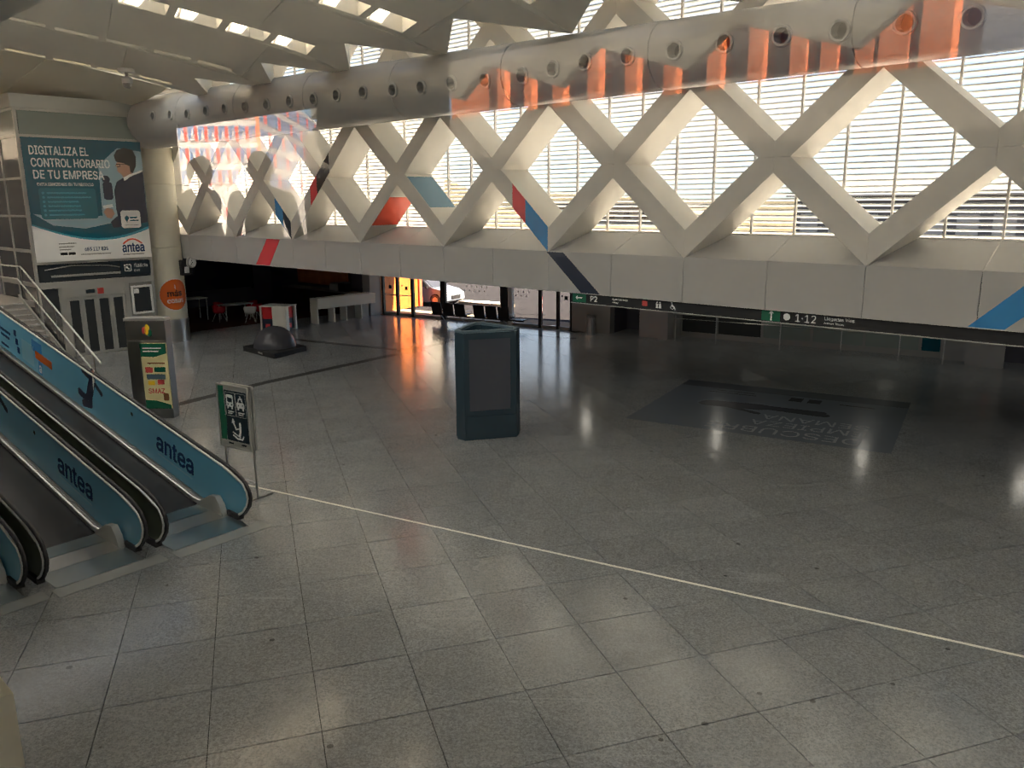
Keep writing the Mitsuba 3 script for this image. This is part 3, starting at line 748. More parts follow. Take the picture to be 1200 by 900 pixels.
obj('lower_wall', fb(12.86, 13.82, 0, 2.62, -0.12, -0.06), 'mat_frame_grey', k)
obj('door_surround', cat(fb(10.36, 10.60, 0, 2.62, -0.10, 0.02), fb(12.72, 12.90, 0, 2.62, -0.10, 0.02)), 'mat_alu', k)
obj('door_header', fb(10.60, 12.72, 2.24, 2.62, -0.10, 0.01), 'mat_alu', k)
obj('floor_display', fb(11.30, 11.62, 2.36, 2.50, 0.01, 0.03), 'mat_sign_dark', k)
obj('red_notice', fb(11.72, 11.94, 2.31, 2.53, 0.01, 0.03), 'mat_red_plain', k)
for i in range(4):
    a = 10.61 + i * 0.5275
    d = obj('door', cat(fb(a, a + 0.09, 0.02, 2.23, -0.08, -0.02), fb(a + 0.43, a + 0.52, 0.02, 2.23, -0.08, -0.02), fb(a + 0.09, a + 0.43, 2.12, 2.23, -0.08, -0.02), fb(a + 0.09, a + 0.43, 0.02, 0.12, -0.08, -0.02)), 'mat_alu', k)
    obj('glass', fb(a + 0.09, a + 0.43, 0.12, 2.12, -0.06, -0.045), 'mat_glass_dark', d)
w_ = obj('side_window', cat(fb(12.98, 13.06, 1.38, 2.5, -0.06, 0.0), fb(13.72, 13.80, 1.38, 2.5, -0.06, 0.0), fb(13.06, 13.72, 2.42, 2.5, -0.06, 0.0), fb(13.06, 13.72, 1.38, 1.46, -0.06, 0.0)), 'mat_white', k)
obj('glass', fb(13.06, 13.72, 1.46, 2.42, -0.055, -0.03), 'mat_glass_dark', w_)
obj('notice', fb(13.08, 13.28, 2.2, 2.38, -0.03, -0.02), 'mat_white', w_)
for x0 in (-36.5, -34.5):
    obj('post', bx(x0, x0 + 0.1, 9.66, 9.76, 0, 8.95), 'mat_alu', k)
for (z0_, z1_) in ((7.96, 8.06), (8.86, 8.95), (6.52, 6.60), (5.20, 5.28), (3.94, 4.06), (2.7, 2.85)):
    obj('beam', bx(-36.4, LX - 0.1, 9.66, 9.74, z0_, z1_), 'mat_alu', k)
for (z0_, z1_, m_) in ((8.06, 8.86, 'mat_glass_grey'), (6.60, 7.96, 'mat_screen_side'), (5.28, 6.52, 'mat_screen_side'), (4.06, 5.20, 'mat_glass_dark'), (2.85, 3.94, 'mat_glass_dark'), (0, 2.7, 'mat_glass_dark')):
    obj('side_pane', bx(-36.4, LX - 0.1, 9.70, 9.72, z0_, z1_), 'mat_glass_dark' if m_ == 'mat_screen_side' else m_, k)
obj('back_wall', bx(-36.6, -36.5, 9.66, 13.92, 0, 8.95), 'mat_dark_wall', k)
obj('back_wall', bx(-36.5, LX - 0.2, 13.82, 13.92, 0, 8.95), 'mat_dark_wall', k)
# exit sign on the tower
e = thing('exit_sign', 'dark green direction sign fixed below the big banner', 'sign')
obj('plate', fb(12.66, 13.80, 2.95, 3.46, 0.0, 0.04), 'mat_sign_dark', e)
obj('lettering', text('Salida', 0.14, TW(13.16, 3.23, 0.04)), 'mat_white', e)
obj('lettering', text('Exit', 0.09, TW(13.16, 3.06, 0.04)), 'mat_white', e)
obj('symbol', ext(rrect(0, 0.26, 0, 0.26, 0.02).difference(rrect(0.025, 0.235, 0.025, 0.235, 0.01)), 0.004, TW(12.80, 3.09, 0.04)), 'mat_white', e)
obj('arrow', ext(Polygon([(0.06, 0.19), (0.06, 0.09), (0.09, 0.12), (0.17, 0.05), (0.20, 0.08), (0.12, 0.16), (0.15, 0.19)]), 0.004, TW(12.80, 3.09, 0.04)), 'mat_white', e)
# advertising banner
b = thing('advert_banner', 'large teal and white advertising banner on the lift tower with a man in a suit', 'banner')
Y0, Y1, ZB, ZT = 9.74, 13.88, 3.60, 7.96
obj('sheet', fb(Y0, Y1, ZB, ZT, 0.09, 0.11), 'mat_white', b)
for z_ in (ZB + 0.15, ZT - 0.15):
    for y_ in (Y0 + 0.2, Y1 - 0.2):
        obj('fixing', fb(y_ - 0.03, y_ + 0.03, z_ - 0.03, z_ + 0.03, 0.0, 0.09), 'mat_alu', b)
W_, H_ = Y1 - Y0, ZT - ZB
LB = lambda n_: TW(Y0, ZB, 0.11 + 0.003 * n_)
curve = lambda zs: [(W_ * i / 24, zs(i / 24)) for i in range(25)]
c1 = curve(lambda s: 1.36 - 0.62 * math.sin(math.pi * min(1, s * 0.86)) + 0.10 * s)
c2 = curve(lambda s: 1.62 - 0.62 * math.sin(math.pi * min(1, s * 0.86)) + 0.30 * s)
obj('teal_field', ext(Polygon(c1 + [(W_, H_), (0, H_)]), 0.003, LB(0)), 'mat_teal', b)
obj('light_band', ext(Polygon(c1 + [(x, y - 0.05 - 0.05 * x / W_) for (x, y) in c1[::-1]]), 0.003, LB(0)), 'mat_teal_light', b)
obj('photo_ground', ext(Polygon([(2.55, 1.55), (W_, 1.75), (W_, 3.9), (3.3, 4.0), (2.6, 3.4)]).buffer(0.1).intersection(sbox(0, 0, W_, H_)), 0.003, LB(1)), 'mat_desk_blue', b)
obj('desk_edge', ext(Polygon([(0.1, 1.72), (1.2, 1.55), (3.2, 1.66), (3.2, 1.42), (1.8, 1.16), (0.7, 1.30)]), 0.003, LB(1)), 'mat_desk_blue', b)
obj('text_box', ext(rrect(0.36, 2.30, 1.52, 2.62, 0.10), 0.003, LB(2)), 'mat_teal_mid', b)
obj('far_person', ext(unary_union([Point(2.72, 2.95).buffer(0.14), rrect(2.58, 2.92, 2.2, 2.85, 0.1)]), 0.003, LB(2)), 'mat_suit', b)
obj('suit', ext(Polygon([(3.02, 1.20), (2.98, 1.9), (2.98, 2.55), (3.10, 2.86), (3.36, 3.02), (3.62, 3.12), (W_ - 0.02, 3.28), (W_ - 0.02, 1.35), (3.4, 1.22)]), 0.003, LB(3)), 'mat_suit', b)
obj('arm', ext(Polygon([(3.02, 1.62), (2.72, 1.38), (2.80, 1.16), (3.2, 1.20), (3.3, 1.5)]), 0.003, LB(4)), 'mat_suit', b)
obj('collar', ext(Polygon([(3.36, 3.02), (3.62, 3.15), (W_ - 0.02, 3.33), (W_ - 0.02, 3.26), (3.62, 3.06), (3.40, 2.90)]), 0.003, LB(4)), 'mat_white', b)
obj('face', ext(Polygon([(3.20, 3.58), (3.12, 3.45), (3.17, 3.40), (3.18, 3.25), (3.30, 3.16), (3.38, 3.0), (3.70, 3.12), (3.72, 3.6)]), 0.003, LB(3)), 'mat_skin', b)
obj('hair', ext(Polygon([(3.16, 3.60), (3.10, 3.82), (3.22, 4.02), (3.5, 4.12), (3.82, 4.05), (3.92, 3.8), (3.88, 3.45), (3.74, 3.2), (3.66, 3.22), (3.64, 3.45), (3.44, 3.55)]), 0.003, LB(5)), 'mat_hair', b)
obj('glasses', ext(LineString([(3.14, 3.50), (3.28, 3.52), (3.30, 3.44), (3.18, 3.42)]).buffer(0.012).union(LineString([(3.28, 3.51), (3.56, 3.52)]).buffer(0.010)), 0.003, LB(6)), 'mat_black', b)
obj('hand', ext(Polygon([(2.50, 1.75), (2.62, 1.92), (2.84, 1.85), (2.90, 1.68), (2.76, 1.50), (2.6, 1.55)]), 0.003, LB(6)), 'mat_skin', b)
obj('telephone', ext(affinity.rotate(rrect(2.5, 2.86, 1.90, 2.02, 0.02), 10), 0.003, LB(7)), 'mat_white', b)
obj('badge', ext(rrect(3.10, 3.84, 1.14, 1.80, 0.10), 0.003, LB(8)), 'mat_white', b)
obj('badge_mark', ext(unary_union([Point(3.32, 1.52).buffer(0.08), Polygon([(3.27, 1.46), (3.37, 1.46), (3.32, 1.34)]), sbox(3.44, 1.50, 3.72, 1.56), sbox(3.44, 1.40, 3.76, 1.45)]), 0.003, LB(9)), 'mat_teal', b)
obj('badge_line', ext(sbox(3.2, 1.24, 3.75, 1.26), 0.003, LB(9)), 'mat_frame_grey', b)
for (t_, h_, x_, z_, w__, bo, m_) in (('DIGITALIZA EL', 0.285, 0.20, 3.78, 1.98, True, 'mat_white'), ('CONTROL HORARIO', 0.285, 0.22, 3.36, 2.68, True, 'mat_white'), ('DE TU EMPRESA', 0.285, 0.24, 2.95, 2.40, True, 'mat_white'),
                                     ('EVITA SANCIONES EN TU NEGOCIO', 0.10, 0.34, 2.70, 1.90, True, 'mat_white'), ('683 117 825', 0.13, 1.66, 0.34, 0.84, True, 'mat_film_text'), ('antea', 0.34, 3.02, 0.24, 0.84, True, 'mat_film_text')):
    obj('lettering', text(t_, h_, LB(3) @ frame((x_, z_, 0), (1, 0, 0), (0, 1, 0)), bold=bo, width=w__), m_, b)
for i in range(6):
    z_ = 2.42 - i * 0.155
    obj('bullet', ext(Point(0.50, z_ + 0.03).buffer(0.045), 0.003, LB(3)), 'mat_teal_light', b)
    obj('text_line', ext(sbox(0.62, z_, 0.62 + (1.35, 1.5, 1.05, 1.1, 1.12, 1.2)[i], z_ + 0.055), 0.003, LB(3)), 'mat_teal_light', b)
obj('logo_arc', ext(LineString([(3.10 + 0.68 * i / 16, 0.56 + 0.16 * math.sin(math.pi * i / 16)) for i in range(17)]).buffer(0.028), 0.003, LB(3)), 'mat_stripe_orange', b)
for (x0, x1, z0_) in ((0.80, 1.40, 0.62), (0.80, 1.34, 0.50), (0.80, 1.20, 0.40), (1.52, 2.60, 0.20), (3.05, 3.85, 0.12)):
    obj('text_line', ext(sbox(x0, z0_, x1, z0_ + 0.04), 0.003, LB(1)), 'mat_frame_grey', b)
for x0 in (0.82, 1.10):
    obj('store_button', ext(rrect(x0, x0 + 0.24, 0.22, 0.32, 0.02), 0.003, LB(1)), 'mat_black', b)

# ================================================================ STAIRS
k = thing('staircase', 'grey staircase with small white riser lamps rising to a landing beside the lift tower', 'stairs')
SY0, SY1 = 6.95, 9.15
for i in range(14):
    z1_ = 0.157 * (i + 1); x1_ = -27.35 - 0.385 * i
    st = obj('step', bx(x1_ - 0.385, x1_, SY0, SY1, z1_ - 0.16, z1_), 'mat_stone_wall', k)
    obj('nosing', bx(x1_ - 0.04, x1_ + 0.012, SY0, SY1, z1_ - 0.03, z1_ + 0.004), 'mat_alu', st)
    obj('riser_lamp', bx(x1_ + 0.002, x1_ + 0.01, SY1 - 0.75, SY1 - 0.66, z1_ - 0.11, z1_ - 0.05), 'mat_white', st)
obj('landing', bx(-36.4, -32.74, SY0, 9.60, 2.0, 2.2), 'mat_stone_wall', k)
sl = 0.157 / 0.385
obj('stringer', hexa([(x, y, z) for x in (-32.9, -27.2) for (y, z) in ((SY1, (-27.35 - x) * sl - 0.32), (SY1, (-27.35 - x) * sl + 0.22), (SY1 + 0.06, (-27.35 - x) * sl - 0.32), (SY1 + 0.06, (-27.35 - x) * sl + 0.22))]), 'mat_alu', k)
h = thing('handrail', 'double steel handrail running down the staircase by the lift', 'handrail')
RY = 9.26
obj('top_rail', tube([(-36.2, RY, 3.42), (-32.6, RY, 3.48), (-32.4, RY, 3.42), (-26.05, RY, 0.80)], 0.030, 8), 'mat_rail', h)
obj('lower_rail', tube([(-36.2, RY, 2.96), (-33.1, RY, 3.02), (-32.9, RY, 2.95), (-26.7, RY, 0.44)], 0.026, 8), 'mat_rail', h)
for i in range(5):
    x = -26.6 - i * 1.5; zz = 0.80 + (-26.05 - x) * 0.4126
    obj('post', tube([(x, RY, max(0.0, zz - 1.1)), (x, RY, zz)], 0.02, 6), 'mat_steel_dark', h)
obj('glass_infill', np.array(0) if False else trimesh.Trimesh([(-32.4, RY + 0.001, 2.3), (-26.4, RY + 0.001, 0.05), (-26.4, RY + 0.001, 0.85), (-32.4, RY + 0.001, 3.35)], [[0, 1, 2], [0, 2, 3]], process=False), 'mat_pane', h)

# ================================================================ MOVING WALKWAYS
UD = np.array([-1, -0.04, 0.0]); UD /= np.linalg.norm(UD); LT = np.array([-UD[1] * -1, -UD[0], 0.0]); LT = np.array([UD[1], -UD[0], 0.0]); SLP = 0.188


def ez(u): return 0.80 + SLP * u


def es(u): return -0.35 + SLP * u


U_END = 23.5
PATH = [(0.60, 0.02), (0.42, 0.06), (0.25, 0.16), (0.10, 0.32), (0.04, 0.47), (0.07, 0.60), (0.17, 0.72), (0.32, 0.81), (0.55, 0.89), (0.85, ez(0.85)), (1.5, ez(1.5)), (6, ez(6)), (12, ez(12)), (18, ez(18)), (U_END, ez(U_END))]
SKIRT = [(U_END, es(U_END)), (12, es(12)), (2.2, es(2.2)), (1.85, 0.03)]


def walkway(ys, label, parts, bend):
    k = thing('moving_walkway', label, 'moving walkway', None)
    O_ = np.array([-12.55, ys[0], 0.0])
    ES = frame(O_, UD, LT, (0, 0, 1))                       # u, lateral, up
    PR = frame(O_, UD, (0, 0, 1), -LT if np.dot(np.cross(UD, (0, 0, 1)), -LT) > 0 else LT)
    sgn = 1 if np.dot(PR[:3, 2], LT) > 0 else -1
    wdt = ys[0] - ys[1]
    inner = Polygon(PATH).buffer(0)
    panel = Polygon(PATH + SKIRT).buffer(-0.03)
    for which, lat in (('far', 0.0), ('near', -wdt)):
        if which == 'near' and not parts[1]: continue
        bal = obj('balustrade', ext(panel, 0.025, PR @ np.linalg.inv(frame((0, 0, 0), (1, 0, 0), (0, 1, 0))) @ frame((0, 0, sgn * lat - 0.0125), (1, 0, 0), (0, 1, 0))), 'mat_green_glass', k)
        pts = np.array([(u, lat, z + 0.02) for (u, z) in PATH])
        obj('handrail', put(tube(pts, 0.034, 8), ES), 'mat_rubber', bal, smooth=50)
        pts2 = np.array([(u + (0.05 if i < 9 else 0), lat, z - (0.045 if i > 6 else 0)) for i, (u, z) in enumerate(PATH)])
        obj('handrail_track', put(tube(pts2 + [0, -0.022, 0.012], 0.026, 6), ES), 'mat_rail', bal, smooth=50)
        if which == 'far':
            f_ = obj('blue_film', ext(panel.buffer(-0.02), 0.004, PR @ frame((0, 0, sgn * (lat - 0.0165) - 0.002), (1, 0, 0), (0, 1, 0))), 'mat_film_blue', bal)
            lab(f_, 'blue advertising film')
            al = math.atan(SLP); ca, sa = math.cos(al), math.sin(al)
            def FM(u, z, d):
                o = O_ + UD * u + LT * (lat - 0.019 - d) + np.array([0, 0, z])
                xd = -ca * UD + np.array([0, 0, -sa]); yd = np.array([0, 0, ca]) - sa * UD
                return frame(o, xd, yd)
            obj('lettering', text('antea', 0.37, FM(3.46, 0.775, 0.0), 0.003, True, 1.46), 'mat_film_text', bal)
            obj('text_line', ext(sbox(0, 0, 1.35, 0.035), 0.003, FM(3.40, 0.645, 0.0)), 'mat_film_pale', bal)
            man = unary_union([Point(0.10, 0.60).buffer(0.09), LineString([(0.08, 0.42), (-0.10, -0.02)]).buffer(0.15), LineString([(0.02, 0.40), (-0.42, 0.48)]).buffer(0.055), LineString([(0.12, 0.38), (0.52, 0.22)]).buffer(0.055),
                               LineString([(-0.06, 0.05), (-0.28, -0.16), (-0.62, -0.10)]).buffer(0.085), LineString([(-0.05, 0.02), (-0.05, -0.24), (-0.42, -0.32)]).buffer(0.085)])
            obj('figure', ext(man, 0.003, FM(6.35, 1.42, 0.0)), 'mat_suit', bal)
            obj('figure_shirt', ext(Polygon([(0.10, 0.50), (0.20, 0.46), (0.12, 0.16)]), 0.003, FM(6.35, 1.42, 0.003)), 'mat_white', bal)
            obj('figure_head', ext(Point(0.13, 0.60).buffer(0.06), 0.003, FM(6.35, 1.42, 0.003)), 'mat_skin', bal)
            for (u, z, w_, h_, m_) in ((9.62, 2.12, 0.62, 0.28, 'mat_blue'), (9.45, 1.92, 1.0, 0.20, 'mat_orange_sign'), (9.35, 1.55, 0.22, 0.32, 'mat_blue'), (10.75, 2.36, 0.16, 0.16, 'mat_film_text'), (10.70, 2.14, 0.16, 0.16, 'mat_film_text'), (10.65, 1.92, 0.16, 0.16, 'mat_film_text'), (11.7, 2.45, 0.7, 0.07, 'mat_film_text'), (11.7, 2.3, 0.6, 0.07, 'mat_film_text'), (11.75, 2.05, 0.5, 0.06, 'mat_film_text'), (11.6, 1.85, 0.8, 0.09, 'mat_film_text'), (10.35, 1.80, 0.75, 0.55, 'mat_film_pale')):
                obj('print_block', ext(rrect(0, w_, 0, h_, min(0.03, h_ / 3)), 0.003, FM(u, z, 0.0 if m_ != 'mat_orange_sign' else 0.003)), m_, bal)
            obj('lettering', text('a', 0.22, FM(9.30, 1.60, 0.004), 0.003, True), 'mat_white', bal)
            obj('spot', ext(Point(0, 0).buffer(0.045), 0.003, FM(4.40, 1.32, 0.0)), 'mat_black', bal)
            obj('skirt_tube', put(tube([(1.35, lat - 0.10, 0.06), (1.9, lat - 0.10, es(1.9) + 0.06), (6, lat - 0.10, es(6) + 0.06), (U_END, lat - 0.10, es(U_END) + 0.06)], 0.055, 10), ES), 'mat_steel', bal, smooth=50)
            obj('skirt', put(hexa([(u, l, z + e) for u in (1.4, U_END) for l in (lat - 0.075, lat - 0.03) for (z, e) in ((max(es(u), 0.0) - 0.10 * (u > 2), 0.0), (max(es(u), 0.0), 0.06))]), ES), 'mat_steel_dark', bal)
            obj('skirt_end', put(ext(Polygon([(0.78, 0.0), (1.75, 0.0), (1.62, 0.10), (1.25, 0.30), (1.0, 0.34), (0.86, 0.20)]), 0.11, frame((0, lat - 0.05, 0), (1, 0, 0), (0, 0, 1))), ES), 'mat_alu', bal)
        else:
            obj('skirt', put(hexa([(u, l, z + e) for u in (1.4, U_END) for l in (lat + 0.03, lat + 0.09) for (z, e) in ((max(es(u), 0.0) - 0.08 * (u > 2), 0.0), (max(es(u), 0.0), 0.06))]), ES), 'mat_steel_dark', bal)
        obj('newel_base', put(bx(0.42, 0.80, lat - 0.06, lat + 0.06, 0.0, 0.10), ES), 'mat_rubber', bal)
    # running surface
    l0, l1 = -wdt + 0.10, -0.09
    n4 = 5
    u = 1.72; i = 0
    while u < 18.5:
        z = es(u + 0.2) - 0.055
        for j in range(n4):
            a = l0 + (l1 - l0) * j / n4 + 0.022; b_ = l0 + (l1 - l0) * (j + 1) / n4 - 0.022
            c = [(uu, l, zz - e) for uu in (u + 0.030, u + 0.370) for l in (a, b_) for (zz, e) in ((max(es(uu) - 0.055, 0.004), 0.02), (max(es(uu) - 0.055, 0.004), 0.0))]
            obj('pallet_block', put(hexa(c), ES), 'mat_pallet', k)
        u += 0.4
    obj('pallet_bed', put(hexa([(uu, l, max(es(uu) - 0.085, -0.005) - e) for uu in (1.7, U_END) for l in (l0, l1) for e in (0.02, 0)]), ES), 'mat_rubber', k)
    obj('underside', put(ext(Polygon([(2.5, 0.0), (U_END, 0.0), (U_END, es(U_END) - 0.12), (2.5, 0.02)]), wdt - 0.2, frame((0, -0.1, 0), (1, 0, 0), (0, 0, 1))), ES), 'mat_steel_dark', k)
    obj('comb_plate', put(bx(1.25, 1.70, l0, l1, 0.0, 0.016), ES), 'mat_comb', k)
    obj('floor_plate', put(bx(0.72, 1.235, l0, l1, 0.0, 0.012), ES), 'mat_steel', k)
    obj('floor_plate', put(bx(0.05, 0.71, l0 - 0.02, l1 + 0.02, 0.0, 0.010), ES), 'mat_comb', k)
    obj('floor_plate', put(bx(-0.30, 0.04, l0 - 0.1, l1 + 0.25, 0.0, 0.008), ES), 'mat_plate_grey', k)
    return k


walkway((6.70, 5.16), 'moving walkway with blue side film nearest the lift tower and sign stand', (1, 1), 0)
walkway((4.85, 3.36), 'middle moving walkway between the other two, its blue film seen in full', (1, 1), 0)
walkway((3.10, 1.60), 'moving walkway at the frame edge showing only its rounded lower end', (1, 1), 0)
# ================================================================ TRIANGULAR TOTEM
k = thing('advertising_totem', 'dark three sided advertising totem standing alone in the hall with an empty screen', 'totem')
f_ = np.array([0.535, 0.845, 0]); n_ = np.array([0.845, -0.535, 0])
TM = frame((-13.43, 12.79, 0), f_, (0, 0, 1), n_)          # x along the front, y up, z towards the hall
TH, TL, TC = 2.66, 1.29, 0.30
tri = []
p_ = np.array([0.0, 0.0]); a_ = 0.0
for L_ in (TL, TC, TL, TC, TL, TC):
    tri.append(tuple(p_)); p_ = p_ + L_ * np.array([math.cos(a_), math.sin(a_)]); a_ += math.radians(60)
plan = Polygon(tri)                                          # x along the front, y backwards
PM = frame((-13.43, 12.79, 0), f_, -n_, (0, 0, 1))
ring = plan.difference(plan.buffer(-0.11, join_style=2))
obj('casing', put(ext(plan.buffer(-0.012, join_style=2).difference(plan.buffer(-0.13, join_style=2)), TH - 0.05), PM), 'mat_totem', k)
obj('floor_plate', put(ext(plan.buffer(-0.12, join_style=2), 0.02, z0=TH - 0.28), PM), 'mat_black', k)
obj('top_rim', put(ext(ring, 0.06, z0=TH - 0.05), PM), 'mat_totem_light', k)
obj('plinth', put(ext(plan.buffer(-0.05, join_style=2), 0.05), PM), 'mat_black', k)
for i in range(3):
    a0 = np.array(tri[2 * i]); d0 = np.array([math.cos(math.radians(120 * i)), math.sin(math.radians(120 * i))])
    o3 = PM @ np.array([a0[0], a0[1], 0, 1]); xd3 = PM[:3, :3] @ np.array([d0[0], d0[1], 0]); nn = PM[:3, :3] @ np.array([d0[1], -d0[0], 0])
    FMt = frame(o3[:3], xd3, (0, 0, 1), nn)
    fr = obj('front_frame', put(ext(sbox(0.01, 0.60, TL - 0.01, TH - 0.06).difference(sbox(0.13, 0.72, TL - 0.15, TH - 0.20)), 0.02, z0=-0.012), FMt), 'mat_totem', k)
    obj('screen', put(bx(0.13, TL - 0.15, 0.72, TH - 0.20, -0.02, -0.005), FMt), 'mat_screen', fr)
    obj('lower_panel', put(bx(0.01, TL - 0.01, 0.06, 0.585, -0.012, 0.012), FMt), 'mat_totem', k)

# ================================================================ HALF DOME
k = thing('dome', 'dark grey half sphere on a square black plinth beside the cafe', 'dome')
obj('plinth', ext(Polygon([(-28.72, 15.50), (-26.30, 15.42), (-26.86, 17.15), (-29.2, 17.3)]), 0.19, frame((0, 0, 0), (1, 0, 0), (0, 1, 0))), 'mat_sign_black', k)
prof = [(0.80 * math.cos(a), 0.19 + 0.80 * math.sin(a)) for a in np.linspace(0, math.pi / 2, 16)]; prof[-1] = (0.0001, 0.99)
obj('hemisphere', put(lathe([(0.0001, 0.19)] + prof, 48), frame((-27.72, 16.30, 0), (1, 0, 0), (0, 1, 0))), 'mat_dome', k, smooth=50)
obj('plate', put(bx(-0.17, 0.17, -0.006, 0.0, 0.06, 0.13), frame((-27.35, 15.44, 0), (1, -0.033, 0), (0.033, 1, 0))), 'mat_steel', k)

# ================================================================ DIRECTORY PYLON
k = thing('directory_pylon', 'steel directory pylon with a cream and green poster beside the walkway', 'pylon')
d_ = np.array([0.753, 0.658, 0]); nn = np.array([0.658, -0.753, 0])
DM = frame((-21.66, 8.40, 0), d_, (0, 0, 1), nn)
obj('body', put(bx(0, 1.06, 0, 2.64, -0.34, 0), DM), 'mat_steel_dark', k)
obj('cap', put(bx(-0.02, 1.08, 2.64, 2.71, -0.36, 0.03), DM), 'mat_alu', k)
obj('seam', put(bx(0, 1.06, 2.10, 2.115, 0, 0.004), DM), 'mat_frame_grey', k)
PF = lambda x, y, z: DM @ frame((x, y, z), (1, 0, 0), (0, 1, 0))
for (cx_, cy_, m_) in ((0.0, 0.0, 'mat_yellow'), (-0.07, 0.02, 'mat_red_plain'), (0.08, -0.05, 'mat_green'), (0.02, 0.10, 'mat_yellow')):
    obj('logo_leaf', ext(affinity.scale(Point(cx_, cy_).buffer(0.075), 0.75, 1.25), 0.003, PF(0.56, 2.36, 0.0)), m_, k)
ps = obj('poster', put(bx(0.36, 1.05, 0.28, 2.05, 0, 0.05), DM), 'mat_cream_print', k)
obj('header', ext(Polygon([(0, 1.42), (0.34, 1.40), (0.69, 1.50), (0.69, 1.77), (0, 1.77)]), 0.003, PF(0.36, 0.28, 0.05)), 'mat_green', ps)
obj('footer', ext(Polygon([(0, 0), (0.69, 0), (0.69, 0.10), (0.3, 0.22), (0, 0.24)]), 0.003, PF(0.36, 0.28, 0.05)), 'mat_green', ps)
for (x, y, w_, h_, m_) in ((0.08, 0.98, 0.20, 0.15, 'mat_red_plain'), (0.32, 1.00, 0.30, 0.13, 'mat_green'), (0.10, 0.80, 0.50, 0.14, 'mat_totem_light'), (0.12, 0.64, 0.18, 0.12, 'mat_yellow'), (0.38, 0.66, 0.18, 0.13, 'mat_red_plain'), (0.50, 0.22, 0.14, 0.20, 'mat_wood')):
    obj('logo_block', ext(rrect(x, x + w_, y, y + h_, 0.02), 0.003, PF(0.36, 0.28, 0.05)), m_, ps)
for (x, y, w_) in ((0.06, 1.62, 0.50), (0.06, 1.54, 0.42), (0.16, 1.22, 0.46)):
    obj('text_line', ext(sbox(x, y, x + w_, y + 0.035), 0.002, PF(0.36, 0.28, 0.053)), 'mat_white' if y > 1.4 else 'mat_wood', ps)
obj('lettering', text('SMAZ', 0.13, PF(0.46, 0.70, 0.05), 0.003, True, 0.44), 'mat_red_plain', ps)

# ================================================================ SIGN STAND
k = thing('sign_stand', 'framed dark blue taxi and bus direction sign on two steel legs by the walkway end', 'sign')
sd = np.array([0.985, 0.171, 0]); sn = np.array([0.171, -0.985, 0])
SM = frame((-14.50, 7.20, 0), sd, (0, 0, 1), sn)
SWD = 0.90
for x in (0.04, SWD - 0.02):
    obj('leg', put(tube([(x, 0.03, -0.06), (x, 2.18, -0.06)], 0.022, 8), SM), 'mat_steel', k)
    obj('foot', put(tube([(x + 0.0, 0.02, -0.42), (x + 0.02, 0.03, -0.2), (x, 0.03, 0.0), (x - 0.02, 0.02, 0.36)], 0.02, 6), SM), 'mat_steel_dark', k)
obj('crossbar', put(tube([(0.04, 0.34, -0.06), (SWD - 0.02, 0.34, -0.06)], 0.016, 6), SM), 'mat_steel', k)
for z0_ in (-0.02, -0.14):
    fr = obj('frame', put(ext(rrect(0, SWD, 0.98, 2.24, 0.03).difference(rrect(0.03, SWD - 0.03, 1.01, 2.21, 0.02)), 0.04, z0=z0_), SM), 'mat_alu', k)
    obj('sheet', put(bx(0.03, SWD - 0.03, 1.01, 2.21, z0_, z0_ + 0.025), SM), 'mat_alu', fr)
SF = lambda x, y, z=0.005: SM @ frame((x, y, z), (1, 0, 0), (0, 1, 0))
obj('green_field', ext(Polygon([(0.04, 0.12), (0.20, 0.12), (0.25, 0.55), (0.20, 0.62), (0.20, 1.19), (0.04, 1.19)]), 0.003, SF(0, 1.01)), 'mat_green', k)
obj('dark_field', ext(sbox(0.22, 0.12, 0.86, 1.12), 0.003, SF(0, 1.01)), 'mat_sign_dark', k)
bus = rrect(0, 0.20, 0.04, 0.28, 0.03).difference(rrect(0.03, 0.17, 0.13, 0.22, 0.01)).difference(Point(0.045, 0.085).buffer(0.018)).difference(Point(0.155, 0.085).buffer(0.018)).union(sbox(0.02, 0, 0.06, 0.05)).union(sbox(0.14, 0, 0.18, 0.05))
taxi = unary_union([rrect(0, 0.22, 0.04, 0.15, 0.02), Polygon([(0.03, 0.14), (0.06, 0.24), (0.16, 0.24), (0.19, 0.14)]), sbox(0.085, 0.25, 0.135, 0.28), sbox(0.02, 0, 0.06, 0.05), sbox(0.16, 0, 0.20, 0.05)]).difference(Polygon([(0.06, 0.15), (0.08, 0.21), (0.14, 0.21), (0.16, 0.15)])).difference(Point(0.05, 0.095).buffer(0.018)).difference(Point(0.17, 0.095).buffer(0.018))
for (x, sy, nm) in ((0.27, bus, 'bus_symbol'), (0.57, taxi, 'taxi_symbol')):
    obj('symbol_border', ext(rrect(x - 0.03, x + 0.26, 0.62, 1.09, 0.02).difference(rrect(x - 0.022, x + 0.252, 0.628, 1.082, 0.015)), 0.002, SF(0, 1.01, 0.008)), 'mat_alu', k)
    obj(nm, ext(sy, 0.002, SF(x, 1.01 + 0.76, 0.008)), 'mat_white', k)
for (x, y, w_) in ((0.30, 0.70, 0.18), (0.60, 0.70, 0.18), (0.30, 0.66, 0.12), (0.60, 0.66, 0.14)):
    obj('text_line', ext(sbox(x, y, x + w_, y + 0.02), 0.002, SF(0, 1.01, 0.008)), 'mat_white', k)
esc_ = unary_union([LineString([(0.40, 0.24), (0.52, 0.18), (0.66, 0.18), (0.70, 0.24)]).buffer(0.016), LineString([(0.40, 0.30), (0.60, 0.22)]).buffer(0.012), LineString([(0.50, 0.36), (0.42, 0.52)]).buffer(0.016), Polygon([(0.38, 0.47), (0.41, 0.58), (0.48, 0.51)]),
                    Point(0.62, 0.48).buffer(0.03), LineString([(0.62, 0.44), (0.62, 0.32), (0.58, 0.24)]).buffer(0.026), LineString([(0.62, 0.40), (0.53, 0.37)]).buffer(0.014)])
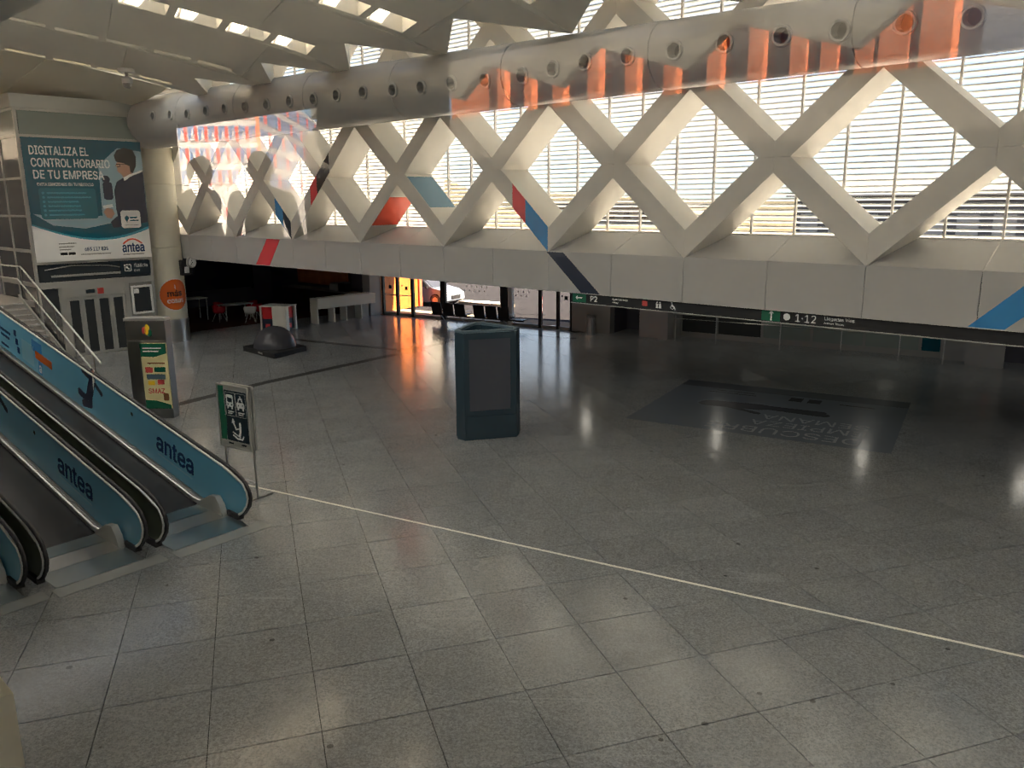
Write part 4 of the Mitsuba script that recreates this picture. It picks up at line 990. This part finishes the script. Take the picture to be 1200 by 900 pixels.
obj('walkway_symbol', ext(esc_, 0.002, SF(0, 1.01, 0.008)), 'mat_white', k)
for x in (0.24, 0.62):
    obj('footer_line', ext(sbox(x, 0.05, x + 0.14, 0.08), 0.002, SF(0, 1.01, 0.005)), 'mat_sign_dark', k)

# ================================================================ FLOOR ADVERT
k = thing('floor_decal', 'large grey blue advertising decal lying on the floor under the parapet with faded lettering', 'decal')
A0 = np.array([-11.75, 17.05]); B0 = np.array([-13.08, 22.1]); C0 = np.array([-7.25, 23.85]); D0 = np.array([-5.5, 18.45])
xd = (A0 - D0) / np.linalg.norm(A0 - D0)                    # reads from the far side: right is towards A
yd = np.array([-xd[1], xd[0]]); yd = yd if yd @ (A0 - B0) > 0 else -yd
WDc, HDc = np.linalg.norm(A0 - D0), 5.35
o_ = D0 - yd * HDc
GM = frame((o_[0], o_[1], 0.0005), (*xd, 0), (*yd, 0), (0, 0, 1) if np.cross([*xd, 0], [*yd, 0])[2] > 0 else (0, 0, 1))
flip = np.cross([*xd, 0], [*yd, 0])[2]
GMf = lambda x, y, z=0.002: GM @ frame((x, y, z), (1, 0, 0), (0, 1, 0))
obj('sheet', ext(sbox(0, 0, WDc, HDc), 0.002, GMf(0, 0, 0)), 'mat_decal', k)
obj('dark_edge', ext(sbox(0, 0, WDc, 0.75), 0.001, GMf(0, 0)), 'mat_decal_dark', k)
for (t_, h_, x_, y_) in (('DESCUBRE', 0.52, 0.65, 4.55), ('EMPIEZA', 0.46, 0.65, 3.85), ('SEMANA', 0.46, 0.65, 3.2)):
    obj('lettering', text(t_, h_, GMf(x_, y_), 0.001, False), 'mat_decal_text', k)
fig = unary_union([Point(5.05, 2.72).buffer(0.20), LineString([(4.9, 2.65), (3.6, 2.5)]).buffer(0.32), LineString([(3.6, 2.5), (1.9, 2.62)]).buffer(0.17), LineString([(3.6, 2.4), (2.0, 2.40)]).buffer(0.15), LineString([(4.4, 2.8), (3.5, 3.2)]).buffer(0.10)])
obj('figure', ext(fig, 0.001, GMf(0, 0)), 'mat_decal_figure', k)
for (x, y, w_, h_) in ((0.8, 1.15, 0.9, 0.10), (2.2, 0.95, 0.35, 0.45), (2.7, 0.95, 0.35, 0.45), (4.0, 1.2, 1.4, 0.08), (4.1, 0.95, 1.1, 0.08)):
    obj('print_block', ext(sbox(x, y, x + w_, y + h_), 0.001, GMf(0, 0)), 'mat_decal_figure', k)

# ================================================================ CAFE
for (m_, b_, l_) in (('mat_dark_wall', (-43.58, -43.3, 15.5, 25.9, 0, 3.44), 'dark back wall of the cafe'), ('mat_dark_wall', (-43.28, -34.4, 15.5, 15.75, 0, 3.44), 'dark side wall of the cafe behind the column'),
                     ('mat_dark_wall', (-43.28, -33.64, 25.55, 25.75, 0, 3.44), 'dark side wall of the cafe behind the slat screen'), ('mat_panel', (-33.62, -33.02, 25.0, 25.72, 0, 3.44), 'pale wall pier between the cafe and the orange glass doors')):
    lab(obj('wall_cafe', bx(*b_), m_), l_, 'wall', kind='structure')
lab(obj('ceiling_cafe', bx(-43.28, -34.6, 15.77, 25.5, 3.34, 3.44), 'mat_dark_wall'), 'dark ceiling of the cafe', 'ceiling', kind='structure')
lab(obj('floor_cafe', bx(-43.28, -34.9, 15.8, 25.5, 0.003, 0.012), 'mat_wood_dark'), 'dark wooden floor of the cafe', 'floor', kind='structure')
k = thing('slat_screen', 'warm wooden slat screen on the cafe back wall behind the white counter', 'screen')
for i in range(22):
    z0_ = 1.35 if not 6 <= i <= 15 else 1.0
    obj('slat', bx(-40.2 + i * 0.22, -40.08 + i * 0.22, 25.40, 25.46, 1.25, 3.2 if not 6 <= i <= 15 else 2.0), 'mat_slat', k)
obj('backing', bx(-40.3, -35.3, 25.47, 25.52, 1.2, 3.3), 'mat_wood_dark', k)
k = thing('back_bar', 'low dark back bar below the wooden slat screen', 'counter')
obj('cabinet', bx(-40.4, -34.4, 24.6, 25.3, 0.0, 1.05), 'mat_wood_dark', k); obj('top', bx(-40.5, -34.3, 24.55, 25.35, 1.05, 1.10), 'mat_stone_wall', k)
for i in range(4):
    obj('door', bx(-40.3 + i * 1.48, -38.9 + i * 1.48, 24.57, 24.6, 0.08, 1.0), 'mat_wood_dark', k)
for i, (x, h_) in enumerate(((-36.2, 0.35), (-35.4, 0.42))):
    kk = thing('coffee_machine' if i else 'glass_display', 'dark coffee machine on the back bar by the pale pier' if i else 'pale display case standing on the back bar', 'coffee machine' if i else 'display case')
    obj('body', bx(x, x + 0.55, 24.75, 25.2, 1.10, 1.10 + h_), 'mat_black' if i else 'mat_counter', kk)
    obj('top', bx(x + 0.05, x + 0.5, 24.8, 25.15, 1.10 + h_, 1.16 + h_), 'mat_steel_dark', kk)
k = thing('cafe_counter', 'long white high counter with panel legs at the cafe front', 'counter')
obj('front_panel', bx(-32.45, -32.40, 21.45, 24.85, 0.72, 1.17), 'mat_counter', k)
obj('top', bx(-33.05, -32.40, 21.45, 24.85, 1.17, 1.21), 'mat_counter', k)
obj('end_panel', bx(-33.05, -32.46, 21.45, 21.50, 0, 1.17), 'mat_counter', k)
for y in (22.4, 23.1, 24.0):
    obj('leg_panel', bx(-33.0, -32.47, y, y + 0.05, 0, 0.72), 'mat_counter', k)
obj('back_panel', bx(-33.05, -33.0, 23.2, 24.85, 0, 0.72), 'mat_stone_wall', k)
# white promotional stand
k = thing('promotion_stand', 'white corner stand with red and navy pictures in front of the cafe', 'stand')
pd = np.array([0.870, 0.492, 0]); pn = np.array([-0.492, 0.870, 0])
PSM = frame((-32.73, 18.6, 0), pd, pn, (0, 0, 1))
for (x0, x1, y0, y1) in ((0, 0.05, 0, 0.9), (0.0, 1.3, 0.90, 0.95)):
    obj('side_panel', put(bx(x0, x1, y0, y1, 0, 1.10), PSM), 'mat_counter', k)
obj('front_panel', put(bx(0.62, 1.3, -0.02, 0.03, 0, 1.10), PSM), 'mat_counter', k)
obj('corner_panel', put(bx(1.25, 1.3, 0.03, 0.25, 0, 1.10), PSM), 'mat_counter', k)
obj('side_panel', put(bx(1.25, 1.3, 0.84, 0.95, 0, 1.10), PSM), 'mat_counter', k)
obj('top', put(bx(-0.02, 1.32, -0.02, 0.97, 1.10, 1.14), PSM), 'mat_counter', k)
for (m_, z0_, z1_) in (('mat_red', 0.55, 1.08), ('mat_navy', 0.04, 0.55)):
    obj('picture', put(bx(0.05, 0.62, 0.10, 0.12, z0_, z1_), PSM), m_, k)
    obj('picture', put(bx(1.16, 1.18, 0.25, 0.84, z0_, z1_), PSM), m_, k)
obj('picture_dot', put(bx(0.20, 0.42, 0.085, 0.10, 0.12, 0.32), PSM), 'mat_stripe_red', k)
obj('picture_dot', put(bx(1.18, 1.195, 0.42, 0.64, 0.12, 0.32), PSM), 'mat_stripe_red', k)


def table(x, y, w, d, h, label, a=0.0):
    k = thing('cafe_table', label, 'table', 'cafe tables')
    M = frame((x, y, 0), (math.cos(a), math.sin(a), 0), (-math.sin(a), math.cos(a), 0))
    obj('table_top', put(bx(-w / 2, w / 2, -d / 2, d / 2, h - 0.03, h), M), 'mat_counter', k)
    for sx in (-1, 1):
        for sy in (-1, 1):
            obj('leg', put(tube([(sx * (w / 2 - 0.06), sy * (d / 2 - 0.06), 0.012), (sx * (w / 2 - 0.06), sy * (d / 2 - 0.06), h - 0.03)], 0.022, 6), M), 'mat_counter', k)


table(-38.55, 18.1, 0.9, 1.6, 1.10, 'tall white cafe table nearest the column')
table(-37.3, 19.9, 0.8, 1.5, 0.76, 'low white cafe table between the red chairs')


def chair(x, y, a, m_, label, group=None):
    k = thing('cafe_chair', label, 'chair', group)
    M = frame((x, y, 0.012), (math.cos(a), math.sin(a), 0), (-math.sin(a), math.cos(a), 0))
    th = np.linspace(-2.2, 2.2, 17); v, f = [], []
    for (r, z, s_) in ((0.05, 0.42, 0), (0.22, 0.43, 0), (0.27, 0.50, 1), (0.30, 0.64, 1), (0.31, 0.80, 2)):
        for t in th:
            zz = z - (0.20 * (abs(t) / 2.2) ** 2 if s_ == 2 else 0.0) - (0.06 * (abs(t) / 2.2) ** 2 if s_ == 1 else 0)
            v.append((-r * math.cos(t), r * math.sin(t), zz))
    n = len(th)
    for i in range(4):
        for j in range(n - 1):
            f += [[i * n + j, i * n + j + 1, (i + 1) * n + j + 1], [i * n + j, (i + 1) * n + j + 1, (i + 1) * n + j]]
    obj('shell', put(trimesh.Trimesh(v, f, process=False), M), m_, k, smooth=True)
    obj('seat_pad', put(lathe([(0.0001, 0.40), (0.22, 0.41), (0.23, 0.43), (0.0001, 0.44)], 18), M), m_, k, smooth=40)
    for sx in (-1, 1):
        for sy in (-1, 1):
            obj('leg', put(tube([(0.10 * sx, 0.10 * sy, 0.41), (0.24 * sx, 0.24 * sy, 0.0)], 0.013, 6), M), 'mat_counter', k)


for (x, y, a, m_, l_) in ((-38.05, 19.45, 0.4, 'mat_chair_red', 'red shell chair at the low cafe table, nearest the tall table'), (-37.0, 18.85, 1.9, 'mat_chair_red', 'red shell chair at the near side of the low cafe table'),
                          (-37.6, 20.95, -1.6, 'mat_chair_red', 'red shell chair at the far side of the low cafe table'), (-36.3, 20.45, 3.4, 'mat_chair_red', 'red shell chair behind the white shell chair'),
                          (-35.65, 19.75, 2.6, 'mat_chair_white', 'white shell chair left of the promotion stand'), (-34.7, 21.2, 2.6, 'mat_chair_white', 'pale shell chair between the promotion stand and the white counter')):
    chair(x, y, a, m_, l_, 'cafe chairs')
k = thing('bar_shelf', 'dark shelf unit in the shade at the cafe back', 'shelf')
for z in (0.9, 1.5, 2.1, 2.7):
    obj('board', bx(-43.28, -42.9, 17.2, 19.4, z, z + 0.04), 'mat_frame_grey', k)
for y in (17.2, 19.36):
    obj('upright', bx(-43.28, -42.9, y, y + 0.04, 0.0, 2.9), 'mat_frame_grey', k)
k = thing('blue_screen', 'dim dark blue board on the cafe back wall', 'board')
obj('board', bx(-43.28, -43.2, 20.2, 24.2, 0.9, 2.9), 'mat_navy', k)
for y in (20.1, 24.2):
    obj('frame', bx(-43.28, -43.17, y, y + 0.1, 0.8, 3.0), 'mat_black', k)

# ================================================================ CEILING CAMERA
k = thing('security_camera', 'white dome security camera hanging from the ceiling at the left', 'camera')
CMx = frame((-26.05, 11.0, 0), (1, 0, 0), (0, 1, 0))
zc = ceil_z(11.0) - 0.04
obj('plate', put(lathe([(0.0001, zc - 0.10), (0.24, zc - 0.10), (0.24, zc), (0.0001, zc)], 24), CMx), 'mat_white', k, smooth=40)
obj('neck', put(lathe([(0.0001, zc - 0.24), (0.05, zc - 0.24), (0.05, zc - 0.10), (0.0001, zc - 0.10)], 12), CMx), 'mat_frame_grey', k, smooth=40)
obj('housing', put(lathe([(0.0001, zc - 0.42), (0.15, zc - 0.42), (0.16, zc - 0.28), (0.10, zc - 0.23), (0.0001, zc - 0.23)], 24), CMx), 'mat_white', k, smooth=40)
obj('lens_dome', put(lathe([(0.0001, zc - 0.56), (0.06, zc - 0.55), (0.11, zc - 0.51), (0.135, zc - 0.42), (0.0001, zc - 0.42)], 24), CMx), 'mat_frame_grey', k, smooth=40)

# roof of the upper level room behind the camera
lab(obj('ceiling_mezzanine', bx(-24, 14, -4.2, 3.2, 7.6, 7.8), 'mat_ceiling'), 'flat roof of the upper level room behind the glass', 'ceiling', kind='structure')
# the upper level window that the photograph looks through, and what it mirrors
thing('window_4', 'large clear glass sheet of the upper level window', 'window', kind='structure')
obj('pane', trimesh.Trimesh([(-2.6, 0.35, 5.57), (1.6, 0.35, 5.57), (1.6, 0.35, 7.55), (-2.6, 0.35, 7.55)], [[0, 1, 2], [0, 2, 3]], process=False), 'mat_window_sheet', 'window_4')
obj('frame_post', bx(-2.0, -1.87, 0.30, 0.40, 4.2, 4.56), 'mat_cream', 'window_4')

lab(obj('wall_mezzanine', bx(-24, -10.3, -4.2, -4.1, 4.2, 6.538), 'mat_stone_wall'), 'grey wall of the upper level room', 'wall', kind='structure')
lab(obj('wall_mezzanine', bx(-24, -6.12, -4.2, -4.1, 6.54, 7.6), 'mat_stone_wall'), 'bulkhead over the rear opening of the upper level room', 'wall', kind='structure')
lab(obj('wall_mezzanine', bx(-5.25, 14, -4.2, -4.1, 6.75, 7.6), 'mat_stone_wall'), 'bulkhead over the wide rear opening of the upper level room', 'wall', kind='structure')
lab(obj('column_mezzanine', bx(-6.12, -5.25, -4.2, -3.6, 4.2, 7.6), 'mat_stone_wall'), 'square pillar of the upper level room', 'column', kind='structure')



def hull(j, r, bones, seg=12):
    """One smooth skin over the bones: each the hull of two spheres."""
    out = None
    for a, b in bones:
        s_ = [m3.Manifold.sphere(r[q], seg).translate(tuple(map(float, j[q]))) for q in (a, b)]
        h_ = m3.Manifold.batch_hull(s_)
        out = h_ if out is None else out + h_
    out = out.refine_to_length(0.03)
    m = out.to_mesh(); t = trimesh.Trimesh(m.vert_properties[:, :3], m.tri_verts, process=True)
    trimesh.smoothing.filter_taubin(t, iterations=8)
    return t


def person(label, x, y, z, face, h, top, legs):
    k = thing('person', label, 'person')
    M = frame((x, y, z), (math.cos(face), math.sin(face), 0), (-math.sin(face), math.cos(face), 0)); S_ = np.diag([h / 1.75] * 3 + [1.0])
    j, r = {}, {}
    def J(n, p, rad): j[n] = p; r[n] = rad
    J('pelvis', (0, 0, 0.95), 0.13); J('chest', (0, 0, 1.30), 0.14); J('neck', (0.0, 0, 1.48), 0.058); J('skull', (0.02, 0, 1.645), 0.092); J('brow', (0.05, 0, 1.66), 0.075); J('chin', (0.075, 0, 1.555), 0.042); J('nose', (0.122, 0, 1.615), 0.013); J('nose_root', (0.105, 0, 1.645), 0.014)
    bones = [('pelvis', 'chest'), ('chest', 'neck'), ('neck', 'skull'), ('skull', 'brow'), ('brow', 'chin'), ('nose', 'nose_root')]
    cl_t, cl_l = [('pelvis', 'chest')], []
    for s, n in ((-1, 'r'), (1, 'l')):
        J('hip' + n, (0, 0.09 * s, 0.92), 0.095); J('knee' + n, (0.02, 0.10 * s, 0.50), 0.062); J('ankle' + n, (-0.01, 0.10 * s, 0.09), 0.042); J('toe' + n, (0.15, 0.12 * s, 0.035), 0.033)
        J('sh' + n, (0, 0.185 * s, 1.40), 0.062); J('el' + n, (-0.03, 0.25 * s, 1.12), 0.043); J('wr' + n, (0.06, 0.25 * s, 0.89), 0.031); J('palm' + n, (0.085, 0.245 * s, 0.82), 0.026); J('ear' + n, (0.0, 0.088 * s, 1.62), 0.022); J('ear2' + n, (0.0, 0.094 * s, 1.64), 0.018)
        bones += [('pelvis', 'hip' + n), ('hip' + n, 'knee' + n), ('knee' + n, 'ankle' + n), ('ankle' + n, 'toe' + n), ('chest', 'sh' + n), ('sh' + n, 'el' + n), ('el' + n, 'wr' + n), ('wr' + n, 'palm' + n), ('ear' + n, 'ear2' + n), ('neck', 'sh' + n)]
        for q in range(4):
            J(f'k{q}{n}', (0.115 - 0.017 * q, 0.262 * s - 0.004 * s, 0.785), 0.0095); J(f't{q}{n}', (0.128 - 0.02 * q, 0.248 * s, 0.72 + 0.012 * abs(q - 1)), 0.008)
            bones += [('palm' + n, f'k{q}{n}'), (f'k{q}{n}', f't{q}{n}')]
        J('th' + n, (0.125, 0.235 * s, 0.775), 0.010); bones += [('palm' + n, 'th' + n)]
        cl_t += [('chest', 'sh' + n), ('sh' + n, 'el' + n), ('el' + n, 'wr' + n)]; cl_l += [('pelvis', 'hip' + n), ('hip' + n, 'knee' + n), ('knee' + n, 'ankle' + n)]
    obj('body', put(put(hull(j, r, bones), S_), M), 'mat_skin', k, smooth=True)
    g = {q: v + 0.016 for q, v in r.items()}
    obj('shirt', put(put(hull(j, g, cl_t), S_), M), top, k, smooth=True)
    obj('trousers', put(put(hull(j, {q: v + 0.013 for q, v in r.items()}, cl_l), S_), M), legs, k, smooth=True)
    J('h1', (-0.02, 0, 1.665), 0.098); J('h2', (0.035, 0, 1.705), 0.082); J('h3', (-0.045, 0, 1.60), 0.075)
    obj('hair', put(put(hull(j, r, [('h1', 'h2'), ('h1', 'h3')]), S_), M), 'mat_hair', k, smooth=True)
    for s, n in ((-1, 'r'), (1, 'l')):
        obj('eye', put(put(trimesh.creation.icosphere(1, 0.012).apply_translation((0.118, 0.033 * s, 1.645)), S_), M), 'mat_black', k)
        obj('shoe', put(put(hull({'a': (-0.02, 0.10 * s, 0.05), 'b': (0.15, 0.12 * s, 0.04)}, {'a': 0.05, 'b': 0.04}, [('a', 'b')]), S_), M), 'mat_black', k, smooth=True)


person('person in a dark jacket standing behind the window, seen in profile in the glass', -7.80, -3.20, 4.2, -0.55, 1.83, 'mat_suit', 'mat_navy')
person('person in a grey top standing further along the window', -6.15, -2.90, 4.2, 0.6, 1.79, 'mat_frame_grey', 'mat_navy')
person('person in black standing closest behind the glass beside the camera', -2.82, -1.35, 4.2, 1.57, 1.79, 'mat_black', 'mat_black')

k = thing('striped_facade', 'grey blue building with projecting orange fins opposite the hall', 'building')
FYr = -34.6
obj('wall', bx(-33.3, -8.8, FYr - 12, FYr, 0, 24), 'mat_facade_grey', k)
obj('plain_wing', bx(-37.0, -33.35, FYr - 12, FYr + 0.6, 0, 24), 'mat_fin', k)
for xr in (-32.4, -30.4, -28.2, -25.9, -23.6, -21.4, -19.1, -17.1, -15.2, -13.9, -12.5, -11.2, -9.7):
    w_ = 0.45 if xr < -30 else 0.60
    if xr > -11.5: w_ = 1.0
    obj('fin', bx(xr - w_, xr + 0.1, FYr, FYr + 0.95, 0, 24), 'mat_fin', k)
for z in np.arange(3.5, 24, 3.4):
    obj('floor_joint', bx(-33.2, -8.9, FYr, FYr + 0.04, z, z + 0.10), 'mat_sign_dark', k)

k = thing('apartment_building', 'tall building with rows of red and blue window panels and white sails', 'building')
C_ = np.array([-102.0, -59.3, 0.0]); dA = np.array([-0.66, 0.75, 0]); nA = np.array([0.75, 0.66, 0]); dB = np.array([-0.75, -0.66, 0]); nB = np.array([0.66, -0.75, 0])
obj('block', put(bx(0, 13.5, 0, 75, 0, 22), frame(C_, dA, dB, (0, 0, 1))), 'mat_facade_white', k)
AM = frame(C_, -dA, (0, 0, 1), nA); BM_ = frame(C_, dB, (0, 0, 1), nB)
for fl in range(5):
    z0_ = 7.6 + fl * 2.85
    for c_ in range(10):
        x0 = -13.4 + c_ * 1.34
        obj('red_panel', put(bx(x0 + 0.85, x0 + 1.25, z0_ + 0.55, z0_ + 2.55, 0, 0.08), AM), 'mat_panel_red', k)
        obj('blue_panel', put(bx(x0 + 0.05, x0 + 0.80, z0_ + 0.75, z0_ + 2.6, 0, 0.05), AM), 'mat_panel_blue', k)
        obj('sail', ext(Polygon([(x0 + 0.30, 0.6), (x0 + 0.95, 0.6), (x0 + 0.62, 2.3)]), 0.06, AM @ frame((0, z0_, 0.12), (1, 0, 0), (0, 1, 0))), 'mat_facade_white', k)
    for c_ in range(26):
        x0 = 1.0 + c_ * 2.8
        obj('side_window', put(bx(x0, x0 + 2.0, z0_ + 0.4, z0_ + 2.3, 0, 0.05), BM_), 'mat_panel_red' if (c_ + fl) % 4 == 0 else 'mat_panel_blue', k)
obj('corner_strip', put(bx(-0.35, 0.05, 0, 22, 0.02, 0.1), AM), 'mat_fin', k)
for c_ in range(5):
    obj('shop_front', put(bx(-13.0 + c_ * 2.6, -11.2 + c_ * 2.6, 0.6, 5.2, 0, 0.06), AM), 'mat_panel_red' if c_ % 2 else 'mat_panel_blue', k)

# lamps in the soffit of the ground floor passage
for x, y, l_ in ((-4.6, 28.8, 'above the railing end by the fire extinguisher'), (-9.5, 28.6, 'above the middle of the railing'), (-14.6, 27.4, 'above the railing end by the pale pier'), (-19.6, 25.6, 'above the steel bin')):
    k = thing('ceiling_lamp', 'round recessed lamp in the passage soffit ' + l_, 'lamp', 'recessed lamps in the passage soffit')
    obj('rim', put(lathe([(0.16, 3.40), (0.21, 3.40), (0.21, 3.45), (0.16, 3.45), (0.16, 3.40)], 24), frame((x, y, 0), (1, 0, 0), (0, 1, 0))), 'mat_alu', k)
    g_ = obj('diffuser', put(trimesh.Trimesh([(0.16 * math.cos(a), -0.16 * math.sin(a), 3.42) for a in np.linspace(0, 2 * np.pi, 20, endpoint=False)], [[0, q, q + 1] for q in range(1, 19)], process=False), frame((x, y, 0), (1, 0, 0), (0, 1, 0))), 'mat_white', k)
    scene[g_]['emitter'] = {'type': 'area', 'radiance': rgb((1.5, 1.4, 1.2))}
